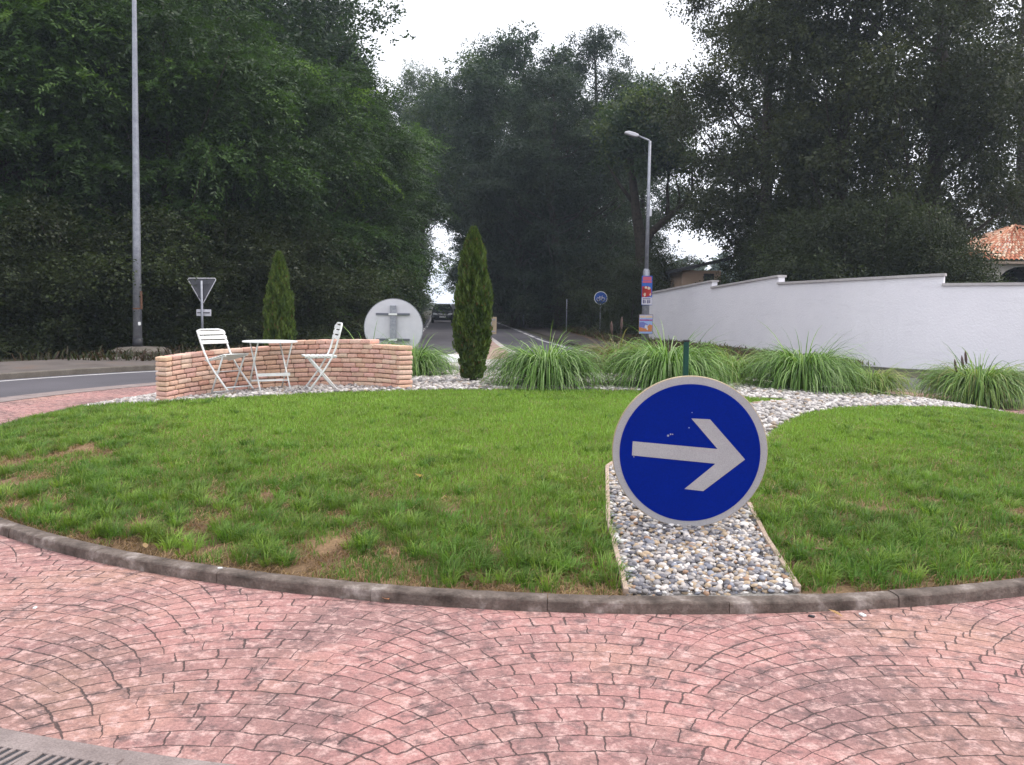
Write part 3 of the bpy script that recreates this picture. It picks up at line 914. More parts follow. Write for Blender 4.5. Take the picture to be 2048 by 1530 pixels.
def bistro_table(loc, rz):
    e = empty('folding_table', loc, 'small white folding bistro table between two chairs, before the brick wall', 'table', None, rz)
    hT = 0.665
    prof = [(0.0, hT - 0.006), (0.34, hT - 0.006), (0.352, hT - 0.02), (0.356, hT), (0.35, hT + 0.008), (0.0, hT + 0.008)]
    MB().lathe([(0.01, hT - 0.004), (0.335, hT - 0.002), (0.35, hT - 0.011), (0.355, hT - 0.01), (0.355, hT + 0.003), (0.35, hT + 0.006), (0.01, hT + 0.006)], 48).build('tabletop', WHITEM, e, 'auto')
    for s in (-1, 1):
        m = MB(); m.tube([(s * 0.225, -0.22, hT - 0.01), (s * 0.225, 0.24, 0.0)], 0.011, 8); m.build('leg', WHITEM, e, True)
        m = MB(); m.tube([(s * 0.20, 0.22, hT - 0.01), (s * 0.20, -0.24, 0.0)], 0.011, 8); m.build('leg', WHITEM, e, True)
    m = MB(); m.tube([(-0.2, -0.135, 0.155), (0.2, -0.135, 0.155)], 0.009, 6); m.build('stretcher', WHITEM, e, True)
    m = MB(); m.box((0, 0.15, 0.14), (0.45, 0.02, 0.022)); m.build('stretcher', WHITEM, e)
    m = MB(); m.box((0, -0.145, 0.235), (0.44, 0.006, 0.04)); m.build('cross_plate', WHITEM, e)
    return e
bistro_table(dome(541, 783), R(32))

# ------------------------------------------------------------------ posts, lamps, signs
def lamp_left():
    b = gr(273, 712, 0.1); d = 25.5
    b = at(276, 714, d); b.z = 0.26
    e = empty('street_lamp', b, 'tall tapered galvanised lamp post on the left, running out of the picture top', 'street lamp')
    H = 11.5
    m = MB(); m.tube([(0, 0, 0), (0, 0, 0.25)], 0.134, 20); m.build('base_sleeve', DARKM, e, True)
    m = MB(); m.tube([(0, 0, 0.25), (0.035, 0, 3), (0.07, 0, 6), (0.11, 0, 9), (0.14, 0, H)], [0.122, 0.104, 0.082, 0.06, 0.045], 20); m.build('pole', GALV, e, True)
    m = MB(); m.tube([(0.14, 0, H - 0.05), (0.15, -0.5, H + 0.25), (0.5, -1.3, H + 0.4)], 0.035, 10); m.build('arm', GALV, e, True)
    m = MB(); m.box((0.63, -1.6, H + 0.43), (0.24, 0.62, 0.11), Matrix.Rotation(R(22), 3, 'Z')); m.build('lamp_head', SBACK, e, bevel=0.03)
    m = MB(); m.box((0.15, -0.06, 1.3), (0.05, 0.03, 0.5)); m.build('service_plate', RUST, e, bevel=0.004)
    m = MB(); m.tube([(0.01, 0, 1.05), (0.01, 0, 1.09)], 0.12, 20); m.build('strap', RUST, e)
    m = MB(); m.box((0.1, -0.105, 0.66), (0.07, 0.02, 0.09), Matrix.Rotation(R(42), 3, 'Z')); m.build('sticker', WHITEM, e)
    m = MB(); m.lathe([(0.8, -0.3), (0.78, -0.08), (0.62, 0.0), (0.2, 0.03)], 28, (0.1, 0, 0)); m.build('plinth', KERB2, e, 'auto')
lamp_left()

def yield_sign():
    d = 26.5
    c = at(404, 560, d)
    b = at(407, 690, d); b.z = 0.0
    e = empty('yield_sign', b, 'grey back of a triangular yield sign on a leaning post, left of the chairs', 'road sign')
    o = c - b
    w = 0.8; lean = 0.05
    dv = Vector((c.x - b.x - 0.02, 0, c.z - b.z)); dv.normalize()
    u = Vector((dv.x * 0.5, 0, 1)).normalized(); r2 = Vector((u.z, 0, -u.x))
    h = w * 0.866
    tri = [(-w / 2 + 0.03, 0), (w / 2 - 0.03, 0), (w / 2, -0.04), (0.03, -h), (-0.03, -h), (-w / 2, -0.04)]
    r2 = (r2 + Vector((0, 0.0, 0))).normalized()
    MB().prism(tri, o + u * 0.05, r2, u, -0.02).build('plate', SBACK2, e, bevel=0.004)
    m = MB(); edge = [o + u * 0.05 + r2 * a + u * bb for a, bb in tri]; edge.append(edge[0])
    m.tube([p + Vector((0, -0.01, 0)) for p in edge], 0.013, 6); m.build('flange', SBACK, e)
    m = MB(); m.tube([Vector((0, -0.06, 0)), o + Vector((0.0, -0.06, -0.02))], 0.035, 12); m.build('post', GALV, e, True)
    for q, ww in ((-0.1, 0.4), (-0.48, 0.22)):
        MB().box(o + u * q + Vector((0, -0.035, 0)), (ww, 0.03, 0.04)).build('mounting_rail', SBACK2, e)
    MB().box(o + u * -0.93 + Vector((0.03, 0, 0)), (0.42, 0.02, 0.19)).build('panel', SBACK, e, bevel=0.004)
    MB().box(o + u * -0.93 + Vector((0.03, -0.02, 0)), (0.36, 0.02, 0.03)).build('mounting_rail', SBACK2, e)
yield_sign()

def lamp_right():
    d = 36.0
    b = at(1289, 688, d); b.z = 0.0
    top = at(1300, 282, d)
    e = empty('street_lamp', b, 'slim grey street lamp with angled head, carrying two posters near the white wall', 'street lamp')
    t = top - b
    zs = 3.0
    f = lambda z: Vector((t.x * z / t.z, 0, z))
    m = MB(); m.tube([f(0), f(zs - 0.1), f(zs)], [0.14, 0.135, 0.08], 14); m.build('base_column', GALV, e, True)
    m = MB(); m.tube([f(zs - 0.02), f(5.5), f(t.z)], [0.078, 0.066, 0.055], 12); m.build('pole', GALV, e, True)
    h0 = at(1277, 272, d) - b; h1 = at(1250, 264, d) - b
    m = MB(); m.tube([f(t.z - 0.03), f(t.z) + Vector((-0.05, 0, 0.03)), h0], 0.035, 10); m.build('arm', GALV, e, True)
    ax_ = (h1 - h0).normalized(); up_ = Vector((-ax_.z, 0, ax_.x)); up_ = up_ if up_.z > 0 else -up_
    L = (h1 - h0).length
    prof = [(0, -0.04), (L * 0.3, -0.075), (L, -0.06), (L * 1.03, 0.0), (L * 0.75, 0.07), (L * 0.3, 0.075), (0, 0.05)]
    m = MB(); m.prism(prof, h0 + Vector((0, 0.12, 0)), ax_, up_, -0.24 if ax_.cross(up_).y > 0 else 0.24); m.build('lamp_head', SBACK, e, bevel=0.03)
    m = MB(); m.box(f(5.15) + Vector((0.09, 0, 0)), (0.1, 0.08, 0.28)); m.build('junction_box', SBACK, e, bevel=0.01)
    return b, t, d, f
lb, lt, ld, lf = lamp_right()

def flat_mat(name, c, rough=0.6):
    return mottled(name, tuple(k * 0.88 for k in c), c, 12, rough, bmp=0.02)
PINK = flat_mat('poster_pink', (0.5, 0.1, 0.16)); PBLUE = flat_mat('poster_blue', (0.03, 0.11, 0.42)); PRED = flat_mat('poster_red', (0.42, 0.03, 0.025))
PWHITE = flat_mat('poster_white', (0.62, 0.6, 0.64)); PGREY = flat_mat('poster_ink', (0.14, 0.13, 0.22)); POR = flat_mat('poster_orange', (0.55, 0.2, 0.07))
PSKY = flat_mat('poster_sky', (0.3, 0.42, 0.68)); PCREAM = flat_mat('poster_cream', (0.62, 0.48, 0.36)); PMAG = flat_mat('poster_magenta', (0.35, 0.06, 0.24))
PVIO = flat_mat('poster_violet', (0.16, 0.18, 0.45)); PFRAME = flat_mat('poster_frame_brown', (0.24, 0.14, 0.09))

def poster(px0, py0, px1, py1, label, bg, frame_mat, pieces, yaw=0):
    c = at((px0 + px1) / 2, (py0 + py1) / 2, ld - 0.17)
    w = (px1 - px0) * ld / FPX; h = (py1 - py0) * ld / FPX
    e = empty('poster', c - Vector((0, 0, h / 2)), label, 'poster', 'posters on the right street lamp', R(yaw))
    o = Vector((0, 0, h / 2))
    MB().box(o, (w, 0.012, h)).build('board', frame_mat, e, bevel=0.003)
    MB().box(o + Vector((0, -0.009, 0)), (w * 0.93, 0.004, h * 0.96)).build('sheet', bg, e)
    for i, (nm, mt, polys) in enumerate(pieces):
        for po in polys:
            m = MB().prism([((a - 0.5) * w, (b - 0.5) * h) for a, b in po], o + Vector((0, -0.0125 - 0.0022 * i, 0)), (1, 0, 0), (0, 0, 1), 0.002)
            m.build(nm, mt, e)
def rc(a, b, c, d):
    return [(a, b), (c, b), (c, d), (a, d)]
def blob(cx, cy, rx_, ry_, n=14, j=0.18):
    return [(cx + rx_ * math.cos(k * 6.283 / n) * random.uniform(1 - j, 1 + j), cy + ry_ * math.sin(k * 6.283 / n) * random.uniform(1 - j, 1 + j)) for k in range(n)]
poster(1283, 552, 1304.5, 610, 'upper poster on the lamp post, pink and blue above red with a white foot', PBLUE, PBLUE, [
    ('pink_title', PINK, [rc(0.1, 0.84, 0.9, 0.97), rc(0.07, 0.76, 0.92, 0.825)]),
    ('red_figure', PRED, [blob(0.5, 0.45, 0.44, 0.19), rc(0.04, 0.28, 0.5, 0.64)]),
    ('pale_shape', PCREAM, [blob(0.4, 0.6, 0.12, 0.045), blob(0.68, 0.575, 0.14, 0.05), blob(0.3, 0.36, 0.1, 0.06), blob(0.82, 0.36, 0.07, 0.05)]),
    ('dark_shape', PRED, [blob(0.5, 0.5, 0.17, 0.04), blob(0.5, 0.38, 0.12, 0.05)]),
    ('white_foot', PWHITE, [rc(0.03, 0.02, 0.97, 0.265)]),
    ('printed_line', PGREY, [rc(0.1, 0.2, 0.85, 0.235), rc(0.12, 0.06, 0.3, 0.18), rc(0.34, 0.07, 0.42, 0.17), rc(0.52, 0.06, 0.68, 0.18), rc(0.72, 0.07, 0.84, 0.18)])], 6)
poster(1277.5, 629, 1306, 668, 'lower poster on the lamp post, orange frame around a blue beach scene', PSKY, PFRAME, [
    ('title_band', PCREAM, [rc(0.06, 0.82, 0.45, 0.95), rc(0.48, 0.82, 0.94, 0.95)]),
    ('magenta_line', PMAG, [rc(0.06, 0.68, 0.94, 0.745)]),
    ('violet_sea', PVIO, [[(0.05, 0.34), (0.55, 0.34), (0.62, 0.5), (0.3, 0.62), (0.05, 0.6)]]),
    ('orange_sand', POR, [[(0.04, 0.13), (0.92, 0.13), (0.95, 0.45), (0.75, 0.5), (0.45, 0.28), (0.04, 0.36)]]),
    ('pale_figure', PWHITE, [blob(0.52, 0.38, 0.1, 0.1), blob(0.6, 0.26, 0.05, 0.06)]),
    ('blue_foot', PSKY, [rc(0.08, 0.03, 0.92, 0.1)])], 3)

def cycle_sign():
    d = 47.0
    c = at(1201.5, 596, d); b = c.copy(); b.z = 0.0
    e = empty('cycle_path_sign', b, 'small round blue cycle path sign on thin post before dark trees', 'road sign')
    o = c - b; k = d / FPX
    MB().prism(circ(13.2 * k, 48), o, (1, 0, 0), (0, 0, 1), 0.015).build('plate', WHITEM, e)
    MB().prism(circ(12 * k, 48), o + Vector((0, -0.019, 0)), (1, 0, 0), (0, 0, 1), 0.002).build('blue_face', BLUE2, e)
    m = MB()
    y = -0.027
    for s in (-1, 1):
        m.tube([(o.x + s * 4.6 * k + 3.4 * k * math.cos(a), y, o.z - 2.4 * k + 3.4 * k * math.sin(a)) for a in np.linspace(0, 6.283, 20)], 0.55 * k, 5)
    P = lambda a, bb: (o.x + a * k, y, o.z + bb * k)
    for seg in ([P(-4.6, -2.4), P(-2.2, 2.2), P(2.6, 2.2), P(0, -2.6), P(-2.2, 2.2)], [P(0, -2.6), P(-4.6, -2.4)], [P(4.6, -2.4), P(2.2, 4.2), P(3.6, 4.6)], [P(-3.4, 3.2), P(-1.2, 3.2)]):
        m.tube(seg, 0.5 * k, 5)
    m.build('bicycle_symbol', PWHITE, e)
    m = MB(); m.tube([(o.x, 0.05, 0), (o.x, 0.05, o.z + 0.2)], 0.035, 10); m.build('post', GALV, e, True)
cycle_sign()

def far_pole(px, d, ytop, label, r=0.06):
    b = at(px, 640, d); b.z = 0
    t = at(px, ytop, d)
    e = MB(); e.tube([(0, 0, 0), (0, 0, t.z * 0.6), (0, 0, t.z)], [r, r * 0.9, r * 0.75], 8)
    tag(e.build('thin_pole', GALV, loc=b, smooth=True), label, 'pole')
far_pole(1047, 62, 556, 'thin pale pole beside the road, in front of the dark central trees')
far_pole(1133, 52, 598, 'faint short pole on the leafy verge left of the cycle sign', 0.035)

def board_sign():
    d = 38.5
    c = at(982, 651, d); b = c.copy(); b.z = 0.14
    e = empty('keep_right_board', b, 'beige back of a rectangular board on the traffic island, half behind the cypress', 'road sign')
    o = c - b
    MB().box(o, (0.46, 0.03, 0.72)).build('board', BEIGE, e, bevel=0.008)
    for q in (0.24, -0.24):
        MB().box(o + Vector((0, -0.025, q)), (0.36, 0.02, 0.04)).build('mounting_rail', GALV, e)
    m = MB(); m.tube([(0, -0.05, 0), (0, -0.05, o.z + 0.2)], 0.03, 10); m.build('post', GALV, e, True)
board_sign()

# traffic island in the mouth of the road ahead
SPL = [gr(848, 733), gr(925, 741), gr(1040, 735), gr(1035, 712), gr(1012, 700), gr(986, 680), gr(972, 676), gr(915, 711)]
SPL = [(p.x, p.y) for p in SPL]
mi = MB(); mi.prism([p for p in SPL], (0, 0, -0.02), (1, 0, 0), (0, 1, 0), 0.13)
PALEC = mottled('pale_concrete', (0.38, 0.34, 0.32), (0.52, 0.48, 0.46), 2.5, 0.9, fine=60, world=True)
tag(mi.build('traffic_island', PALEC, bevel=0.03), kind='structure')
cxs = sum(p[0] for p in SPL) / len(SPL); cys = sum(p[1] for p in SPL) / len(SPL)
mi = MB(); mi.prism([(cxs + (p[0] - cxs) * 0.72, cys + (p[1] - cys) * 0.72) for p in SPL], (0, 0, 0.09), (1, 0, 0), (0, 1, 0), 0.035)
REDC = mottled('reddish_concrete', (0.3, 0.2, 0.17), (0.38, 0.26, 0.22), 2.5, 0.9, fine=60, world=True)
tag(mi.build('traffic_island_infill', REDC, bevel=0.015), kind='structure')
p = gr(905, 722, 0.12)
m = MB(); m.lathe([(0.5, 0), (0.48, 0.1), (0.4, 0.15), (0.1, 0.16)], 24)
tag(m.build('bollard_base', WHITEM, loc=(p.x + 0.05, p.y, 0.12), smooth='auto'), 'low white disc base on the traffic island, left of the tall cypress', 'bollard base')

# ------------------------------------------------------------------ drain grate in the foreground
def drain():
    e = None
    p = gr(28, 1546)
    ang = math.atan2(p.y - ICY, p.x - ICX)
    loc = Vector((p.x, p.y, 0.0))
    e = empty('drain_grate', loc, 'slotted concrete drain grate at the lower left corner of the paving', 'drain grate', None, ang - math.pi / 2)
    # local +Y = outwards, X along the gutter
    m = MB()
    for s in (-1, 1):
        m.box((0, s * 0.155 + 0.02, 0.008), (0.62, 0.05, 0.024))
    for kx in (-0.31, 0.0, 0.31):
        m.box((kx, 0.02, 0.008), (0.04, 0.26, 0.0255))
    m.build('frame', GUTTER, e, bevel=0.003)
    m = MB()
    for q in range(-7, 8):
        if abs(q) > 0:
            m.box((q * 0.037, 0.02, 0.012), (0.014, 0.262, 0.014), Matrix.Rotation(R(-6), 3, 'Z'))
    m.build('bars', GUTTER, e)
    m = MB(); m.box((0, 0.02, 0.0135), (0.6, 0.27, 0.002)); m.build('slot_shade', DARKM, e)  # dark sheet laid under the bars, standing in for shade down the slots
drain()

# ------------------------------------------------------------------ litter and fallen leaves
def fallen_leaf(p, size, col, label, name='fallen_leaf', cat='leaf'):
    m = MB()
    pts = [(0, -1), (0.45, -0.5), (0.55, 0.1), (0.3, 0.6), (0, 1), (-0.3, 0.6), (-0.55, 0.1), (-0.45, -0.5)]
    vs = [Vector((a * size, b * size, 0.25 * size * abs(a) + random.uniform(0, 0.1) * size)) for a, b in pts] + [Vector((0, 0, 0.02 * size))]
    rt_ = Matrix.Rotation(random.uniform(0, 6.28), 3, 'Z') @ Matrix.Rotation(R(random.uniform(-25, 25)), 3, 'X')
    m.add([rt_ @ v for v in vs], [(8, k, (k + 1) % 8) for k in range(8)], col)
    o = m.build(name, LEAF, loc=p + Vector((0, 0, size * 0.35 + 0.005)))
    tag(o, label, cat)
fallen_leaf(dome(837, 965) + Vector((0, 0, 0.03)), 0.045, (0.55, 0.36, 0.2), 'pale brown fallen leaf lying in the middle of the lawn')
fallen_leaf(dome(291, 1096) + Vector((0, 0, 0.0)), 0.03, (0.38, 0.25, 0.12), 'yellow brown leaf on bare soil just inside the kerb, left side')
fallen_leaf(gr(771, 1203, 0.01), 0.035, (0.5, 0.24, 0.13), 'curled orange brown leaf on the paving against the kerb')
fallen_leaf(gr(1671, 1234, 0.01), 0.04, (0.4, 0.24, 0.1), 'dry twiggy leaf on the paving, right of the pebble bed')
fallen_leaf(dome(1640, 1112) + Vector((0, 0, 0.02)), 0.04, (0.2, 0.1, 0.06), 'dark brown leaf in the right lawn above the timber board')
def scrap(p, size, mat, label):
    m = MB(); m.box((0, 0, size * 0.3), (size * 1.8, size, size * 0.5), Matrix.Rotation(random.uniform(0, 3), 3, 'Z'))
    tag(m.build('paper_scrap', mat, loc=p, bevel=size * 0.15), label, 'litter')
scrap(gr(1725, 1232, 0.006), 0.022, WHITEM, 'white paper scrap on the paving near the right kerb')
scrap(gr(1623, 1234, 0.006), 0.018, DARKM, 'small black scrap on the paving below the pebble bed corner')
scrap(Vector((gr(440, 1138, 0.07).x, gr(440, 1138, 0.07).y, 0.072)), 0.014, WHITEM, 'tiny white crumb on top of the kerb, left of centre')
scrap(gr(70, 1217, 0.006), 0.014, WHITEM, 'tiny white crumb on the paving near the left picture edge')

# ------------------------------------------------------------------ white boundary wall
WB = [(1296, 680), (1420, 692), (1549, 708), (1716, 727), (1880, 735), (2056, 741), (2250, 748)]
_o = [gr(a, b, 0.05) for a, b in WB]
def cr_spline(P, n):
    out = []
    for k in range(len(P) - 1):
        p0, p1, p2, p3 = P[max(k - 1, 0)], P[k], P[k + 1], P[min(k + 2, len(P) - 1)]
        for q in range(n):
            t = q / n
            out.append(0.5 * ((2 * p1) + (p2 - p0) * t + (2 * p0 - 5 * p1 + 4 * p2 - p3) * t * t + (3 * p1 - p0 - 3 * p2 + p3) * t ** 3))
    return out + [P[-1]]
_s = cr_spline(_o, 6)
for _ in range(25):                      # relax the plan into an even curve
    _s = [_s[0]] + [(_s[k - 1] + _s[k] * 2 + _s[k + 1]) / 4 for k in range(1, len(_s) - 1)] + [_s[-1]]
WBP = _s
WB = [(CX + FPX * (rt.dot(p - Vector((0, 0, EYE))) / fw.dot(p - Vector((0, 0, EYE)))), 0) for p in WBP]
def wall_x(px):
    for (a, b), p, q in zip(zip(WB, WB[1:]), WBP, WBP[1:]):
        if a[0] <= px <= b[0]:
            t = (px - a[0]) / (b[0] - a[0])
            # perspective-correct interpolation along the straight run
            r0, r1 = p, q
            k = ray(px, 700); s = k.x / k.y
            den = (r1.x - r0.x) - s * (r1.y - r0.y)
            t = (s * r0.y - r0.x) / den
            return r0 + (r1 - r0) * t
    return WBP[-1]
wallE = None
SEG = [(WB[0][0] + 0.5, 1420, 588, 564), (1420, 1552, 577, 554.5), (1552, 1880, 569, 552), (1880, 2240, 572, 569)]
wm = MB(); copes = []
for a, b, ya, yb in SEG:
    xs_ = [a] + [q for q, _ in WB if a < q < b] + [b]
    pts = []
    for px in xs_:
        g_ = wall_x(px)
        py = ya + (yb - ya) * (px - a) / (b - a)
        k = ray(px, py); zt = EYE + k.z * (g_.y / k.y)
        pts.append((g_, zt))
    for (g0, z0), (g1, z1) in zip(pts, pts[1:]):
        d = (g1 - g0); d.z = 0; d.normalize(); nb = Vector((-d.y, d.x, 0))
        if nb.y < 0: nb = -nb
        nb *= 0.22
        v = [Vector((g0.x, g0.y, -0.05)), Vector((g1.x, g1.y, -0.05)), Vector((g1.x, g1.y, z1)), Vector((g0.x, g0.y, z0))]
        v += [q + nb for q in v]
        wm.add(v, [(0, 1, 2, 3), (5, 4, 7, 6), (3, 2, 6, 7), (0, 3, 7, 4), (1, 5, 6, 2)])
    copes.append(pts)
ww = wm.build('boundary_wall', STUCCO, smooth='auto')
tag(ww, 'long white rendered boundary wall with stepped top on the right', 'wall')
COPE = mottled('coping_stone', (0.42, 0.39, 0.39), (0.52, 0.49, 0.48), 4, 0.9, world=True)
for pts in copes:
    m = MB()
    for i_, ((g0, z0), (g1, z1)) in enumerate(zip(pts, pts[1:])):
        d = (g1 - g0); d.z = 0; d.normalize(); nb = Vector((-d.y, d.x, 0))
        if nb.y < 0: nb = -nb
        ex = d * 0.03
        fr, bk = nb * -0.05, nb * 0.27
        q = []
        for g_, zz, s in ((g0, z0, -1 if i_ == 0 else 0), (g1, z1, 1 if i_ == len(pts) - 2 else 0)):
            gg = g_ + ex * s
            for of, dz in ((fr, 0.003), (bk, 0.003), (bk, 0.075), (fr, 0.075)):
                q.append((gg.x + of.x, gg.y + of.y, zz + dz))
        m.add(q, [(0, 1, 5, 4), (1, 2, 6, 5), (2, 3, 7, 6), (3, 0, 4, 7), (0, 3, 2, 1), (4, 5, 6, 7)])
    m.build('coping', COPE, ww)

# ------------------------------------------------------------------ houses behind the wall
PLASTER = mottled('cream_plaster', (0.46, 0.42, 0.38), (0.55, 0.51, 0.47), 1.5, 0.9)
TANP = mottled('tan_plaster', (0.4, 0.28, 0.2), (0.48, 0.34, 0.25), 1.5, 0.9)
TILE = tinted('roof_tile', 0.85, 0.2, 0, 20)
def tile_roof(name, parent, e0, e1, r0, r1, rows, cols, mat):
    """barrel-tiled roof slope: e0-e1 eave, r0-r1 ridge; every tile its own little arch"""
    m = MB()
    e0, e1, r0, r1 = map(Vector, (e0, e1, r0, r1))
    nrm = (e1 - e0).cross(r0 - e0).normalized()
    if nrm.z < 0: nrm = -nrm
    for a in range(rows):
        for b in range(cols):
            t0, t1 = a / rows, (a + 1.15) / rows
            s0, s1 = b / cols, (b + 1) / cols
            P = lambda s, t: (e0 + (e1 - e0) * s) * (1 - t) + (r0 + (r1 - r0) * s) * t
            vs = []
            for t, hh in ((t0, 0.05), (t1, 0.02)):
                for q in range(5):
                    s = s0 + (s1 - s0) * q / 4
                    vs.append(P(s, t) + nrm * (hh + 0.07 * math.sin(math.pi * q / 4)))
            c = random.choice([(0.6, 0.24, 0.14), (0.66, 0.32, 0.2), (0.74, 0.52, 0.38), (0.52, 0.2, 0.12), (0.78, 0.6, 0.46)])
            m.add(vs, [(q, q + 1, q + 6, q + 5) for q in range(4)], c)
    return m.build(name, mat, parent, True)
def house_right():
    d = 40.0
    o = at(2060, 560, d); o.z = 0
    e = empty('villa', o, 'cream villa with orange tiled roof behind the white wall, right edge', 'house')
    ze = at(1990, 523, d).z; zr = ze + 1.9
    w2, dp = 2.2, 8.5
    m = MB()
    # wall with arched opening (front face), x from -w2 .. w2
    ar = [(-w2, 0), (-1.4, 0), (-1.4, ze - 1.0)] + [(-0.4 - 1.0 * math.cos(q), ze - 1.0 + 0.8 * math.sin(q)) for q in np.linspace(0.15, 2.99, 9)] + [(0.6, ze - 1.0), (0.6, 0), (w2 + 3, 0), (w2 + 3, ze), (-w2, ze)]
    m.prism(ar, (0, 0.28, 0), (1, 0, 0), (0, 0, 1), 0.28)
    m.box((-w2 + 0.14, dp / 2 + 0.3, ze / 2), (0.28, dp, ze)); m.box((w2 + 2.86, dp / 2 + 0.3, ze / 2), (0.28, dp, ze)); m.box((1.5, dp + 0.3, ze / 2), (w2 * 2 + 2.4, 0.28, ze))
    m.build('wall', PLASTER, e)
    ov = 0.5
    x0, x1 = -w2 - ov, w2 + 3 + ov
    rf = tile_roof('roof', e, (x0, -ov, ze), (x1, -ov, ze), (x0 + 4.2, dp / 2, zr), (x1 - 4.2, dp / 2, zr), 14, 40, TILE)
    tile_roof('roof_side', e, (x0, dp + ov, ze), (x0, -ov, ze), (x0 + 4.2, dp / 2 + 0.01, zr), (x0 + 4.2, dp / 2, zr), 14, 26, TILE)
    m = MB(); m.box(((x0 + x1) / 2, dp / 2, ze - 0.06), (x1 - x0, dp + 2 * ov, 0.1)); m.build('eaves', WOOD, e)
    m = MB(); m.box((0.35, 0.35, ze + 0.0), (0.5, 0.3, 0.3)); 
    MB().box((-0.4, 0.9, 1.4), (2.4, 0.1, 2.8)).build('arch_shade', DARKM, e)  # dark panel behind the arch, standing in for its shaded inside
house_right()
def house_far():
    d = 46.0
    o = at(1402, 600, d); o.z = 0
    e = empty('outbuilding', o, 'small tan building with dark eaves behind the far end of the white wall', 'house')
    zt = at(1400, 541, d).z
    MB().box((0, 2.5, zt / 2), (1.9, 5, zt)).build('wall', TANP, e)
    m = MB(); m.prism([(-1.25, zt - 0.1), (1.7, zt + 0.6), (1.7, zt + 0.76), (-1.25, zt + 0.06)], (0, 5.4, 0), (1, 0, 0), (0, 0, 1), 5.9); m.build('roof', DARKM, e)
    MB().box((0.35, -0.02, zt * 0.85), (0.5, 0.06, 0.7)).build('window', DARKM, e)
house_far()

# ------------------------------------------------------------------ cars
GLASS_, gn, gl, gb = newmat('car_glass')
gb.inputs['Base Color'].default_value = (0.02, 0.03, 0.03, 1); gb.inputs['Roughness'].default_value = 0.08
gb.inputs['Specular IOR Level'].default_value = 0.8
CARP = mottled('dark_car_paint', (0.018, 0.02, 0.026), (0.022, 0.025, 0.03), 5, 0.25, 0.2, 0.0, 0.6)
CARG = mottled('grey_car_paint', (0.2, 0.2, 0.21), (0.23, 0.23, 0.24), 5, 0.3, 0.4, 0.0, 0.6)
TYRE = mottled('tyre', (0.012, 0.012, 0.012), (0.02, 0.02, 0.02), 20, 0.9)
LIGHTM = mottled('headlamp_lens', (0.6, 0.62, 0.64), (0.75, 0.76, 0.78), 30, 0.15, 0.3, 0.0, 0.7)
CHROME = mottled('chrome', (0.6, 0.6, 0.6), (0.7, 0.7, 0.7), 30, 0.2, 0.9, 0.0, 0.6)
PLATEM = mottled('number_plate', (0.7, 0.7, 0.68), (0.8, 0.8, 0.78), 30, 0.5)
